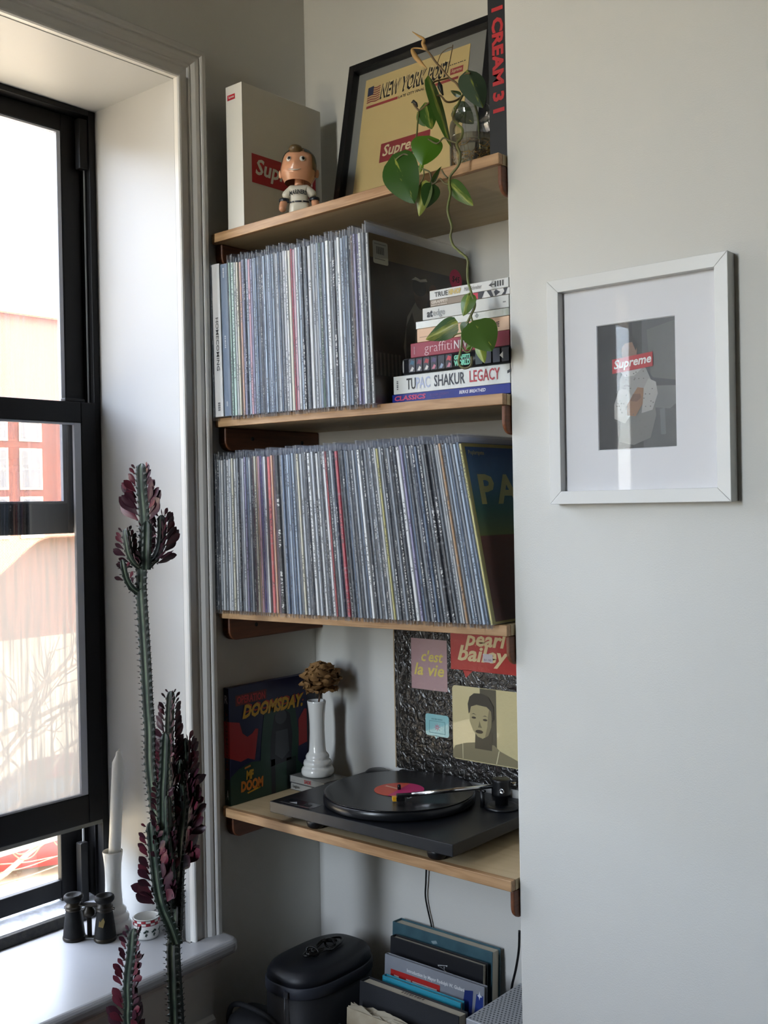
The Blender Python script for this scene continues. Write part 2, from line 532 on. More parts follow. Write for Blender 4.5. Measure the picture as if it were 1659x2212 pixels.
def fog_upper(n, l):
    tc = n.new('ShaderNodeTexCoord'); sp = n.new('ShaderNodeSeparateXYZ'); l.new(tc.outputs['Object'], sp.inputs[0])
    mp = n.new('ShaderNodeMapping'); mp.inputs['Scale'].default_value = (1, 55, 2.2); l.new(tc.outputs['Object'], mp.inputs[0])
    rn = n.new('ShaderNodeTexNoise'); rn.inputs['Scale'].default_value = 2.2; rn.inputs['Detail'].default_value = 4; l.new(mp.outputs[0], rn.inputs['Vector'])
    rr = n.new('ShaderNodeMapRange'); rr.inputs[1].default_value = 0.42; rr.inputs[2].default_value = 0.62; rr.inputs[3].default_value = 0.22; rr.inputs[4].default_value = 0.42
    l.new(rn.outputs[0], rr.inputs[0])
    return rr.outputs[0]
sash('upper_sash', -0.347, -0.319, -1.250, -0.3895, 1.437, 2.352, 0.047, 0.038, 0.066, glass_mat('upper_pane_glass', tint=(.36, .36, .37), haze=.3, fog=fog_upper, milky=(.085, .085, .092)), 0.010)
sash('lower_sash', -0.312, -0.288, -1.250, -0.384, 0.805, 1.722, 0.036, 0.045, 0.062, glass_mat('lower_pane_glass', tint=(.46, .46, .47), haze=.5, fog=fog_lower, milky=(.072, .068, .062)), 0.017)
box('meeting_catch', -0.312, -0.294, -0.455, -0.405, 1.722, 1.730, M_black, w1, bevel=0.002)
# outer storm frame seen in the gap
sf = MB()
sf.box(-0.366, -0.350, -0.452, -0.392, 0.62, 0.83); sf.box(-0.366, -0.350, -1.25, -0.452, 0.636, 0.676)
sfo = sf.obj('storm_frame', M_black, w1, bevel=0.002)
MB().add([(-.358, -1.25, .676), (-.358, -.452, .676), (-.358, -.452, .83), (-.358, -1.25, .83)], [(0, 1, 2, 3)]).obj('pane', glass_mat('storm_pane_glass', tint=(.36, .36, .36)), sfo)
box('sash_lift_track', -0.338, -0.318, -0.4235, -0.4035, 0.62, 0.755, M_black, w1, bevel=0.003)
box('weather_strip', -0.3105, -0.2895, -1.248, -0.386, 0.797, 0.805, mat('grey_rubber', '#6f6f68', 0.8), w1)
M_chip = mat('chipped_black_paint', '#0d0d0f', 0.7, color2='#25241f', scale=90, bump=0.4, bscale=120)
box('bottom_frame', -0.300, -0.288, -1.268, -0.367, 0.597, 0.622, M_chip, w1, bevel=0.003)
MB().prism([(-0.366, 0.632), (-0.300, 0.622), (-0.300, 0.600), (-0.366, 0.600)], -1.268, -0.367, 'y').obj('outer_sill', mat('weathered_white_paint', '#c9ced8', 0.6, color2='#9aa0aa', scale=40), w1)

# ---- the window met in the picture glass, and an unseen window added behind the camera for light
def plain_window(name, W, bar):
    o = bpy.data.objects.new(name, None); COL.objects.link(o); structure(o)
    a, b, c, d = W
    m = MB()
    t = bar
    x0, x1 = (-0.345, -0.30) if False else (-0.10, -0.08)
    m.box(x0, x1, a, a + t, c, d); m.box(x0, x1, b - t, b, c, d); m.box(x0, x1, a + t, b - t, c, c + t); m.box(x0, x1, a + t, b - t, d - t, d)
    m.obj('frame', M_trim, o)
    MB().add([((x0 + x1) / 2, a + t, c + t), ((x0 + x1) / 2, b - t, c + t), ((x0 + x1) / 2, b - t, d - t), ((x0 + x1) / 2, a + t, d - t)], [(0, 1, 2, 3)]).obj('pane', glass_mat('dimmed_pane', tint=(.40, .40, .42), haze=.1), o)  # tint and haze dim the slit reflected in the picture glass
    return o
plain_window('window_2', WIN2, 0.006)
structure(box('slit_panel', LW - .008, LW + .001, -2.96, -2.165, 1.00, 2.25, M_trim))  # added panel, leaves only a slit to reflect as a bright strip
w3 = bpy.data.objects.new('fill_window', None); COL.objects.link(w3); structure(w3)  # added out of view to light the breast and alcove from the front
m3 = MB()
for xx in (0.03, 0.42): m3.box(xx, xx + .04, -3.46, -3.41, 1.05, 2.88)
for zz in (1.05, 1.9, 2.84): m3.box(.07, 0.42, -3.455, -3.415, zz, zz + .04)
m3.obj('frame', M_black, w3)
MB().add([(.07, -3.435, 1.09), (.42, -3.435, 1.09), (.42, -3.435, 2.84), (.07, -3.435, 2.84)], [(0, 1, 2, 3)]).obj('pane', glass_mat('clear_pane'), w3)

# ================================================================== outside: street, brick building, car
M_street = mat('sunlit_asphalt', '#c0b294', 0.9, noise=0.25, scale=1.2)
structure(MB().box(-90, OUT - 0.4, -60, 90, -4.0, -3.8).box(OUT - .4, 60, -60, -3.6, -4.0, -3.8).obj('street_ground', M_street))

# ================================================================== wall shelves
M_ply = wood_mat('birch_plywood', '#cdb893', '#bda67e', 'x', scale=5, rough=0.5, fine=60)
M_oak = wood_mat('oak_edging', '#cba67c', '#96704a', 'x', scale=14, rough=0.45, fine=150)
M_brk = wood_mat('stained_oak_bracket', '#7d4a2c', '#55301c', 'y', scale=12, rough=0.5, fine=120)
M_hole = mat('screw_hole', '#120c08', 0.8)
SF = -0.282
SHELF = {1: (2.061, 2.069), 2: (1.6745, 1.669), 3: (1.273, 1.282), 4: (0.8546, 0.8546), 5: (0.262, 0.262)}
ST = 0.018
def zs(k, x):
    a, b = SHELF[k]
    return a + (b - a) * x / 0.7165
words = {1: ('topmost oak-edged shelf carrying the white box and the framed newspaper', 'oak-edged shelf'),
         2: ('oak-edged shelf under the upper row of records and the book stack', ''),
         3: ('oak-edged shelf under the lower, leaning row of records', ''),
         4: ('oak-edged shelf under the record player', ''),
         5: ('lowest board in the alcove, under the black case and books', '')}
for k in (1, 2, 3, 4, 5):
    xl, xr = LW + 0.002, RW - 0.0015
    zl, zr = zs(k, 0), zs(k, xr)
    sh = thing('wall_shelf', words[k][0], 'shelf', (0, 0, zl), 'oak-edged shelves in the alcove', (0, -math.atan((zr - zl) / 0.7165), 0))
    yb = BW - 0.001
    ed = 0.013
    r = 0.017
    def outline(y0, y1, rounded):
        if rounded:
            return [(xr, y1), (xl, y1)] + [(xl + r - r * cos(a), y0 + r - r * sin(a)) for a in [radians(90 * i / 6) for i in range(7)]] + [(xr, y0)]
        return [(xl + 0.001, y0), (xr, y0), (xr, y1), (xl + 0.001, y1)]
    b = MB().prism([(xl, SF + r), (xl, yb), (xr, yb), (xr, SF + ed), (xl + 0.004, SF + ed)], -ST, 0.0).obj('board', M_ply, sh)
    e = MB()
    pts = [(xl, SF + r)] + [(xl + r - r * cos(a), SF + r - r * sin(a)) for a in [radians(90 * i / 6) for i in range(1, 7)]] + [(xr, SF), (xr, SF + ed - .0003), (xl + 0.004, SF + ed - .0003)]
    e.prism(pts, -ST - 0.0004, 0.0004).obj('front_edging', M_oak, sh, bevel=0.0015)
    for side in (0, 1):
        x0, x1 = ((LW + 0.001, LW + 0.023) if side == 0 else (RW - 0.0085, RW - 0.001))
        y0 = -0.264 if side == 0 else -0.276
        hgt = 0.049
        rr = 0.022
        prf = [(BW - .001, 0), (BW - .001, -hgt)] + [(y0 + rr - rr * sin(a), -hgt + rr - rr * cos(a)) for a in [radians(90 * i / 6) for i in range(7)]] + [(y0, 0)]
        br = MB().prism([(y, z - ST - .0006) for y, z in prf], x0, x1, 'x').obj('bracket', M_brk, sh, bevel=0.0025)
        if side == 0:
            for (yy, zz) in ((-0.187, -0.022 - ST), (-0.035, -0.026 - ST)):
                MB().lathe([(0.0045, 0), (0.0045, 0.0008), (0.0001, 0.0008)], (x1 - 0.0004, yy, zz), 14, axis=Matrix(((0, 0, 1), (0, 1, 0), (-1, 0, 0)))).obj('screw_hole', M_hole, br)

# ================================================================== records in their sleeves
def jacket_mat():
    m = bpy.data.materials.new('record_jacket'); m.use_nodes = True
    n = m.node_tree.nodes; l = m.node_tree.links
    b = n['Principled BSDF']; b.inputs['Roughness'].default_value = 0.38
    oi = n.new('ShaderNodeObjectInfo'); tc = n.new('ShaderNodeTexCoord')
    # printed spine title: broken specks along the height, different on every spine
    mp = n.new('ShaderNodeMapping'); mp.inputs['Scale'].default_value = (1, 1, 62)
    l.new(tc.outputs['Object'], mp.inputs[0])
    cb = n.new('ShaderNodeCombineXYZ'); mu = n.new('ShaderNodeMath'); mu.operation = 'MULTIPLY'; mu.inputs[1].default_value = 91.7
    l.new(oi.outputs['Random'], mu.inputs[0]); l.new(mu.outputs[0], cb.inputs[0]); l.new(mu.outputs[0], cb.inputs[2]); l.new(cb.outputs[0], mp.inputs['Location'])
    t = n.new('ShaderNodeTexNoise'); t.inputs['Scale'].default_value = 1.6; t.inputs['Detail'].default_value = 1.5; l.new(mp.outputs[0], t.inputs['Vector'])
    gt = n.new('ShaderNodeMath'); gt.operation = 'GREATER_THAN'; gt.inputs[1].default_value = 0.52; l.new(t.outputs[0], gt.inputs[0])
    # only a stretch of the spine is lettered
    mp2 = n.new('ShaderNodeMapping'); mp2.inputs['Scale'].default_value = (0, 0, 3.2); l.new(tc.outputs['Object'], mp2.inputs[0]); l.new(cb.outputs[0], mp2.inputs['Location'])
    t2 = n.new('ShaderNodeTexNoise'); t2.inputs['Scale'].default_value = 1.3; t2.inputs['Detail'].default_value = 0; l.new(mp2.outputs[0], t2.inputs['Vector'])
    g2 = n.new('ShaderNodeMath'); g2.operation = 'GREATER_THAN'; g2.inputs[1].default_value = 0.56; l.new(t2.outputs[0], g2.inputs[0])
    an = n.new('ShaderNodeMath'); an.operation = 'MULTIPLY'; l.new(gt.outputs[0], an.inputs[0]); l.new(g2.outputs[0], an.inputs[1])
    # letters stay off the edges of the spine
    sp = n.new('ShaderNodeSeparateXYZ'); l.new(tc.outputs['Object'], sp.inputs[0])
    ab = n.new('ShaderNodeMath'); ab.operation = 'SUBTRACT'; ab.inputs[1].default_value = 0.5; l.new(sp.outputs[0], ab.inputs[0])
    a2 = n.new('ShaderNodeMath'); a2.operation = 'ABSOLUTE'; l.new(ab.outputs[0], a2.inputs[0])
    lt = n.new('ShaderNodeMath'); lt.operation = 'LESS_THAN'; lt.inputs[1].default_value = 0.24; l.new(a2.outputs[0], lt.inputs[0])
    an2 = n.new('ShaderNodeMath'); an2.operation = 'MULTIPLY'; l.new(an.outputs[0], an2.inputs[0]); l.new(lt.outputs[0], an2.inputs[1])
    an3 = n.new('ShaderNodeMath'); an3.operation = 'MULTIPLY'; an3.inputs[1].default_value = 0.75; l.new(an2.outputs[0], an3.inputs[0])
    hs = n.new('ShaderNodeSeparateColor'); hs.mode = 'HSV'; l.new(oi.outputs['Color'], hs.inputs[0])
    dk = n.new('ShaderNodeMath'); dk.operation = 'LESS_THAN'; dk.inputs[1].default_value = 0.22; l.new(hs.outputs[2], dk.inputs[0])
    tcm = n.new('ShaderNodeMix'); tcm.data_type = 'RGBA'; tcm.inputs[6].default_value = (0.02, 0.02, 0.025, 1); tcm.inputs[7].default_value = (0.75, 0.73, 0.68, 1)
    l.new(dk.outputs[0], tcm.inputs[0])
    # rubbed, uneven cardboard
    t3 = n.new('ShaderNodeTexNoise'); t3.inputs['Scale'].default_value = 14; t3.inputs['Detail'].default_value = 5; l.new(mp2.outputs[0], t3.inputs['Vector'])
    mw = n.new('ShaderNodeMix'); mw.data_type = 'RGBA'; mw.inputs[7].default_value = (0.45, 0.46, 0.48, 1); l.new(oi.outputs['Color'], mw.inputs[6])
    rw = n.new('ShaderNodeMapRange'); rw.inputs[1].default_value = 0.55; rw.inputs[2].default_value = 0.8; rw.inputs[4].default_value = 0.5; l.new(t3.outputs[0], rw.inputs[0]); l.new(rw.outputs[0], mw.inputs[0])
    mx = n.new('ShaderNodeMix'); mx.data_type = 'RGBA'; l.new(an3.outputs[0], mx.inputs[0]); l.new(mw.outputs[2], mx.inputs[6]); l.new(tcm.outputs[2], mx.inputs[7])
    l.new(mx.outputs[2], b.inputs['Base Color'])
    return m
M_jacket = jacket_mat()
M_sleeve = glass_mat('clear_plastic_sleeve', tint=(0.97, 0.975, 0.98), haze=0.10, gloss=0.015, milky=(0.72, 0.76, 0.84), rough=0.3)

# unit jacket (x 0..1 thickness, y 0 front .. 1, z 0..1): spine edges softened
ch = 0.0022
jm = MB()
pr = [(0.22, 0), (0.78, 0), (1, 0.006), (1, 1), (0, 1), (0, 0.006)]
jm.prism(pr, 0, 1, 'z')
JACKET = jm.mesh('jacket', M_jacket)
def plain_jacket_mat():
    m = bpy.data.materials.new('boxed_set_wrap'); m.use_nodes = True
    n = m.node_tree.nodes; l = m.node_tree.links; b = n['Principled BSDF']; b.inputs['Roughness'].default_value = .3
    oi = n.new('ShaderNodeObjectInfo'); l.new(oi.outputs['Color'], b.inputs['Base Color'])
    tc = n.new('ShaderNodeTexCoord'); t = n.new('ShaderNodeTexNoise'); t.inputs['Scale'].default_value = 22; t.inputs['Detail'].default_value = 2; l.new(tc.outputs['Object'], t.inputs['Vector'])
    bp = n.new('ShaderNodeBump'); bp.inputs['Strength'].default_value = .35; bp.inputs['Distance'].default_value = .003; l.new(t.outputs[0], bp.inputs['Height']); l.new(bp.outputs[0], b.inputs['Normal'])
    return m
JACKET_PLAIN = jm.mesh('jacket', plain_jacket_mat())
# unit sleeve: two sheets and a crumpled front fold, open on top; longer than the jacket
sl = MB()
Z0, Z1 = -0.008, 1.0
random.seed(3)
def sleeve_mesh(seed):
    rnd = random.Random(seed)
    s = MB()
    nz = 14
    rows = []
    for i in range(nz + 1):
        z = Z0 + (Z1 - Z0) * i / nz
        w = lambda a: a * (rnd.random() - .5)
        rows.append([(-0.10 + w(.06), 0.98, z), (-0.14 + w(.08), 0.004, z), (0.22 + w(.06), -0.0065 - .0012 * rnd.random(), z), (0.80 + w(.06), -0.0062 - .0008 * rnd.random(), z), (1.14 + w(.08), 0.004, z), (1.10 + w(.06), 0.98, z)])
    # flap edges splay a little at the open top and droop at the bottom corner
    rows[0] = [(x, y, z - (0.022 if 0 < j < 5 and rnd.random() < .5 else 0.0)) for j, (x, y, z) in enumerate(rows[0])]
    k = 6
    vs = [p for r in rows for p in r]
    fs = []
    for i in range(nz):
        for j in range(k - 1):
            fs.append((i * k + j, i * k + j + 1, (i + 1) * k + j + 1, (i + 1) * k + j))
    s.add(vs, fs, True)
    return s.mesh('sleeve', M_sleeve)
SLEEVES = [sleeve_mesh(s) for s in range(8)]

REC_Y = -0.2960
REC_D = 0.3125
def ordinal(n):
    return '%d%s' % (n, 'th' if 10 <= n % 100 <= 20 else {1: 'st', 2: 'nd', 3: 'rd'}.get(n % 10, 'th'))
CNAME = [('white', '#d9d9d6'), ('cream', '#d8d2ba'), ('pale grey', '#b7bbbf'), ('grey', '#84888d'), ('pale blue', '#a9b7c6'), ('slate blue', '#66758a'), ('dark grey', '#45484d'),
         ('black', '#17181b'), ('navy', '#20263a'), ('red', '#a8323f'), ('coral', '#c75d5c'), ('pink', '#c99aa4'), ('peach', '#cf9f82'), ('tan', '#a8835c'), ('purple', '#5a4a86'),
         ('lavender', '#9c95b5'), ('mint', '#b4cdbf'), ('yellow', '#d8cd84'), ('maroon', '#5a2730'), ('green', '#5c7a64'), ('teal', '#4d7f8c'), ('brown', '#5a4437'), ('silver', '#c4c4c4')]
CDICT = dict(CNAME)
def record(cname, x, shelf, thick, lean, idx, total, row_label, sleeve=True, h=0.3135, extra=None, flap=None):
    rnd = random.Random(idx * 17 + shelf * 1000)
    z = zs(shelf, x) + 0.0012
    lab = extra or '%s-spined record, %s from the window in the %s' % (cname, ordinal(idx + 1), row_label)
    root = thing('record', lab, 'record', (x, REC_Y + rnd.uniform(-.001, .0015), z), 'records in the ' + row_label, (0, -lean, 0))
    j = link('jacket', JACKET if sleeve else JACKET_PLAIN, root)
    hh = h + rnd.uniform(-0.003, 0.001)
    j.scale = (thick * 0.9, REC_D, hh)
    c = lin(CDICT[cname])
    g = rnd.uniform(.85, 1.3)
    j.color = (min(c[0] * g, .92), min(c[1] * g, .92), min(c[2] * g, .92), 1)
    if sleeve:
        s = link('plastic_sleeve', SLEEVES[rnd.randrange(8)], root)
        fl = flap if flap is not None else rnd.choice((0.004, 0.008, 0.011, 0.014))
        s.scale = (thick * 0.92, REC_D + .001, h + fl)
        s.location = (-thick * 0.02, 0, 0.002)
    return root

# upper row (on the second shelf), from the window side
UP = [('navy', 1.2), ('dark grey', 2.0), ('silver', 21), ('slate blue', 17)] + [(c, w) for c, w in (
    ('black', 3), ('mint', 4), ('mint', 8), ('white', 4), ('cream', 6), ('peach', 6), ('lavender', 5), ('navy', 4), ('pale blue', 5), ('pink', 5), ('lavender', 5), ('pale blue', 5),
    ('slate blue', 5), ('slate blue', 5), ('dark grey', 4), ('navy', 4.5), ('pale blue', 5), ('slate blue', 5), ('pale blue', 4), ('slate blue', 4.5), ('pale blue', 5), ('grey', 4), ('pale grey', 4.5), ('slate blue', 4),
    ('grey', 5), ('silver', 6), ('white', 5), ('cream', 7), ('red', 3), ('pink', 5.5), ('white', 6), ('pale blue', 4.5), ('black', 5.5), ('grey', 5), ('dark grey', 3.5), ('white', 9), ('pale grey', 5), ('silver', 4), ('pale blue', 5), ('green', 4), ('navy', 4), ('pale blue', 5), ('white', 8),
    ('pale grey', 4), ('black', 6.5), ('pale grey', 4), ('white', 7), ('pale blue', 6), ('slate blue', 4.5), ('pale blue', 4), ('black', 4.5), ('brown', 5), ('lavender', 5), ('purple', 5), ('white', 5), ('grey', 4), ('black', 3))]
tot = sum(w for _, w in UP)
span = 0.4405 - (LW + 0.024)
x = LW + 0.024
row = 'upper row of records'
for i, (cname, w) in enumerate(UP):
    t = span * w / tot
    if i in (0, 1):
        lean = radians(0.3)
    else:
        lean = radians(1.0 + 0.9 * i / len(UP))
    if cname == 'silver' and i == 2:
        lab = 'thick silvery box set in shrink-wrap, at the window end of the upper row of records'
        rt = record('silver', x, 2, t * 0.98, radians(1.0), i, len(UP), row, False, 0.318, lab)
        fc = Face((t * .02, 0, 0), (1, 0, 0), (0, 0, 1))
        text('HOMECOMING', Face((0, 0.0008, 0), (1, 0, 0), (0, 0, 1)), t * .42, .095, t * .72, .205, ink('#4a4a4c'), rt, 0.004, turn=-90, lift=0.0016)
        type_line(Face((0, 0.0008, 0), (1, 0, 0), (0, 0, 1)), t * .42, .012, t * .66, .03, ink('#77777a'), rt, 4, .0016, 1, True)
    elif i == 3:
        rt = record('slate blue', x, 2, t * 0.98, radians(1.0), i, len(UP), row, False, 0.314, 'slate-blue box set with small white type, second thick spine from the window')
        for a, b in ((.285, .305), (.14, .166), (.02, .03)):
            type_line(Face((0, 0.0008, 0), (1, 0, 0), (0, 0, 1)), t * .44, a, t * .60, b, ink('#c8ccd2'), rt, 7, .0016, 2, True)
    else:
        record(cname, x, 2, t, lean, i, len(UP), row)
    x += t * (0.998)
X_UPEND = x

# the last record of the upper row shows its dark cover
t = 0.0065
lean = radians(1.9)
rt = record('white', X_UPEND + 0.001, 2, t, lean, len(UP), 0, row, True, 0.3135, 'dark brown record cover facing the book stack, price labels on it', flap=0.018)
CF = Face((t * 0.9, 0, 0), (0, 1, 0), (0, 0, 1))      # cover plane facing +x
H = 0.312
def cdec(nm, poly, col, lift=0.0003, rough=0.35, par=None, face=None):
    return decal(nm, face or CF, poly, ink(col, rough), par or rt, lift)
M_dim = mat('dim_photo_print', '#5a4b3c', 0.3, color2='#352b22', scale=9)
decal('cover_print', CF, rect(0.002, 0, H - .002, H), M_dim, rt, 0.0002)
decal('cover_top_band', CF, rect(0.002, .268, H - .002, H), mat('olive_brown_print', '#927d57', .35, color2='#7d6a4a', scale=8), rt, 0.0004)
cdec('printed_lamp', ell(.02, .19, .012, .02), '#4d4a45', .0004)
cdec('printed_radiator', [(.004, .055), (.085, .045), (.085, .09), (.004, .098)], '#4d4740', .0004)
for k in range(7):
    cdec('printed_radiator_rib', rect(.008 + k * .011, .052, .013 + k * .011, .094), '#857d71', .0005)
cdec('printed_shirt', [(.10, .06), (.17, .05), (.21, .09), (.215, .15), (.17, .185), (.135, .205), (.105, .17), (.09, .11)], '#b5ad9c', .0004)
cdec('printed_sleeve_fold', [(.095, .07), (.115, .06), (.13, .15), (.12, .18), (.10, .15)], '#6a6256', .0005)
cdec('printed_head', ell(.150, .218, .022, .030), '#6b4d38', .0005)
cdec('printed_hair', ell(.146, .232, .022, .018), '#2a231d', .0006)
cdec('printed_second_head', ell(.190, .215, .018, .028), '#785240', .00045)
cdec('printed_headband', [(.122, .243), (.135, .250), (.15, .247), (.168, .251), (.172, .246), (.15, .242), (.135, .244)], '#c9c5b8', .0007)
cdec('price_label', rrect(.012, .055, .258, .300, .004), '#d8dacb', .0008, .5)
for k in range(9):
    cdec('barcode_bar', rect(.022 + k * .0025, .276, .0233 + k * .0025, .290), '#22241f', .0010)
cdec('label_line', rect(.016, .294, .05, .2955), '#8b8d80', .0010); cdec('label_line', rect(.016, .266, .046, .2675), '#8b8d80', .0010)
dot = cdec('price_dot', ell(.266, .264, .021, .021, 28), '#d3325f', .0008, .5)
text('$45', CF, .253, .257, .279, .271, ink('#3a1420'), rt, 0.01, 0.2, .0011)

# lower row (on the third shelf), leaning more and more towards the window
LOW = [(c, w) for c, w in (
    ('navy', 5), ('black', 5), ('dark grey', 4), ('black', 5), ('pale grey', 5), ('white', 7), ('pale grey', 5), ('white', 7), ('pale grey', 6), ('cream', 6), ('white', 6), ('pale grey', 5), ('black', 2.5), ('grey', 5), ('pale grey', 6), ('lavender', 6), ('slate blue', 5), ('pale grey', 5), ('navy', 3.5), ('maroon', 3.5),
    ('cream', 6), ('tan', 4), ('pink', 5), ('purple', 4), ('lavender', 4), ('white', 7), ('coral', 10), ('peach', 6), ('pink', 3), ('black', 12), ('white', 3), ('slate blue', 7), ('slate blue', 5), ('pale blue', 6), ('slate blue', 5), ('pale blue', 6), ('grey', 5), ('cream', 6), ('pale grey', 7), ('grey', 5), ('dark grey', 5), ('white', 8),
    ('pale grey', 7), ('black', 4), ('white', 6), ('grey', 5), ('black', 4), ('white', 6), ('coral', 3), ('dark grey', 6), ('pale grey', 5), ('navy', 5), ('red', 9), ('black', 5), ('dark grey', 6), ('slate blue', 5), ('grey', 6), ('dark grey', 6), ('pale grey', 5), ('slate blue', 5), ('white', 7), ('dark grey', 6), ('grey', 6), ('dark grey', 6), ('pale grey', 4), ('dark grey', 6),
    ('white', 4), ('yellow', 5), ('pale grey', 5), ('dark grey', 6), ('dark grey', 5), ('grey', 6), ('black', 6), ('dark grey', 5), ('white', 8), ('lavender', 6), ('slate blue', 5), ('dark grey', 6), ('grey', 5), ('navy', 6), ('slate blue', 5), ('dark grey', 6), ('pale grey', 4), ('black', 8), ('black', 8), ('grey', 4), ('pale grey', 5), ('white', 4), ('tan', 6), ('grey', 5), ('pale blue', 5), ('slate blue', 5), ('grey', 5), ('pale blue', 6), ('slate blue', 5))]
tot = sum(w for _, w in LOW)
x0, x1 = LW + 0.012, 0.6900
row = 'lower, leaning row of records'
N = len(LOW)
acc = 0.0
for i, (cname, w) in enumerate(LOW):
    u = acc / tot
    acc += w
    lean = radians(0.1 + 10.6 * u ** 1.25)
    x = x0 + (x1 - x0) * u
    pitch = (x1 - x0) * w / tot
    # thickness that just fits between neighbours that are almost parallel
    t = pitch * cos(lean) - 0.0002
    t = min(t, pitch * 0.90 + 0.0) if u < .98 else t
    record(cname, x, 3, t, lean, i, N, row, True, 0.313)
# the last one shows its cover
t = 0.006
lean = radians(11.0)
rt = record('yellow', 0.6915, 3, t, lean, N, 0, row, True, 0.313, 'record with blue, green and rust cover, lettered in cream, at the right end')
PF = Face((t * 0.9, 0, 0), (0, 1, 0), (0, 0, 1))
def grad_mat():
    m = bpy.data.materials.new('cover_gradient_print'); m.use_nodes = True
    n = m.node_tree.nodes; l = m.node_tree.links; b = n['Principled BSDF']; b.inputs['Roughness'].default_value = .3
    tc = n.new('ShaderNodeTexCoord'); sp = n.new('ShaderNodeSeparateXYZ'); l.new(tc.outputs['Object'], sp.inputs[0])
    r = n.new('ShaderNodeMapRange'); r.inputs[1].default_value = 0.0; r.inputs[2].default_value = 0.312; l.new(sp.outputs[2], r.inputs[0])
    cr = n.new('ShaderNodeValToRGB'); e = cr.color_ramp.elements
    e[0].position = 0.0; e[0].color = lin('#5a2c1c'); e[1].position = 1.0; e[1].color = lin('#2f5f9a')
    for p, c in ((.48, '#7d3f24'), (.485, '#7d8b3c'), (.62, '#3f7f6a'), (.8, '#2f6f9c')):
        q = e.new(p); q.color = lin(c)
    l.new(r.outputs[0], cr.inputs[0]); l.new(cr.outputs[0], b.inputs['Base Color'])
    return m
decal('cover_border', PF, rect(.001, 0, .311, .312), ink('#c9bd6c', .35), rt, .0002)
decal('cover_print', PF, rect(.008, .004, .305, .306), grad_mat(), rt, .0004)
text('Poplartpete', PF, .016, .290, .062, .300, ink('#c9c27a', .4), rt, 0.0, 0, .0007)
text('PA', PF, .030, .205, .150, .258, ink('#d2cb7e', .4), rt, 0.03, 0, .0007, space=1.2)

# ================================================================== top shelf
# ---- white slip-cased book with the red box
z0 = zs(1, .05) + 0.001
bx = thing('slipcase_book', 'tall white boxed book with red label, at the left end of the top shelf', 'book', (0, 0, z0))
M_whitecard = mat('white_card', '#dad8d0', 0.42)
bX0, bX1, bY0, bY1, bH = 0.0305, 0.0800, -0.270, -0.036, 0.299
MB().box(bX0, bX1, bY0, bY1, 0, bH).obj('case', M_whitecard, bx, bevel=0.0012)
SP = Face((bX0, bY0, 0), (1, 0, 0), (0, 0, 1))
CV = Face((bX1, bY0, 0), (0, 1, 0), (0, 0, 1))
decal('cover_groove', CV, rect(0.0, .0, .0015, bH), ink('#b5b2aa'), bx)
M_redbox = ink('#b51228', .4)
decal('red_panel', SP, rect(.006, .269, .029, .280), M_redbox, bx)
text('Supreme', SP, .009, .271, .026, .278, ink('#e2dcd4'), bx, 0.02, .2)
decal('red_panel', CV, rect(.024, .098, .214, .158), M_redbox, bx)
text('Supreme', CV, .034, .106, .204, .150, ink('#e6e1da'), bx, 0.025, .22)

# ---- bobble-head figure
bb = thing('bobblehead_figurine', 'bobble-head baseball figurine in white uniform on the top shelf', 'figurine', (0.171, -0.200, zs(1, .171)), None, (0, 0, radians(36)))
M_skin = mat('painted_skin', '#d29a78', 0.3, coat=.3)
M_uni = mat('painted_white_uniform', '#d4cfc0', 0.3, coat=.3)
M_navy = mat('painted_navy', '#171b26', 0.35)
M_hair = mat('painted_brown_hair', '#5c4a2e', 0.35)
M_cap = mat('painted_dark_cap', '#22342f', 0.35)
MB().lathe([(0.0, 0), (.032, 0), (.034, .002), (.034, .008), (.031, .011), (0, .011)], (0, 0, 0.0002), 32).obj('base', mat('painted_green_base', '#3a5a3a', .4), bb)
# body: one skinned surface (legs, torso, neck)
def skin_obj(name, verts, edges, radii, m, parent, sub=2):
    me = bpy.data.meshes.new(name); me.from_pydata(verts, edges, [])
    o = link(name, me, parent)
    sk = o.modifiers.new('skin', 'SKIN'); sk.use_smooth_shade = True
    for i, r in enumerate(radii):
        rr = r if isinstance(r, tuple) else (r, r)
        me.skin_vertices[0].data[i].radius = rr
    me.skin_vertices[0].data[0].use_root = True
    ss = o.modifiers.new('sub', 'SUBSURF'); ss.levels = sub; ss.render_levels = sub
    me.materials.append(m)
    return o
skin_obj('body', [(0, 0, .034), (0, 0, .048), (0, 0, .064), (0, 0, .076), (-.0135, 0, .028), (-.015, -.001, .012), (.0135, 0, .028), (.015, -.001, .012), (-.014, 0, .0735), (-.026, 0, .064), (-.030, 0, .055), (.014, 0, .0735), (.026, 0, .064), (.030, 0, .055)],
         [(0, 1), (1, 2), (2, 3), (0, 4), (4, 5), (0, 6), (6, 7), (3, 8), (8, 9), (9, 10), (3, 11), (11, 12), (12, 13)],
         [(.020, .014), (.0195, .0135), (.021, .0145), (.016, .011), .0115, .009, .0115, .009, .010, .0105, .0098, .010, .0105, .0098], M_uni, bb)
for s in (-1, 1):
    skin_obj('arm', [(s * .0305, 0, .052), (s * .033, -.001, .044), (s * .0345, -.006, .034), (s * .033, -.012, .028)], [(0, 1), (1, 2), (2, 3)], [.0082, .0088, .0085, .0075], M_skin, bb)
    MB().lathe([(.0102, 0), (.0108, .0015), (.0106, .0045), (.0100, .006)], (s * .0312, 0, .0485), 20, cap=False).obj('sleeve_cuff', M_navy, bb)
    MB().lathe([(.0, 0), (.010, .0), (.0105, .003), (.008, .007), (.0, .008)], (s * .015, -.004, .0112), 18).obj('shoe', M_navy, bb)
bl = MB()
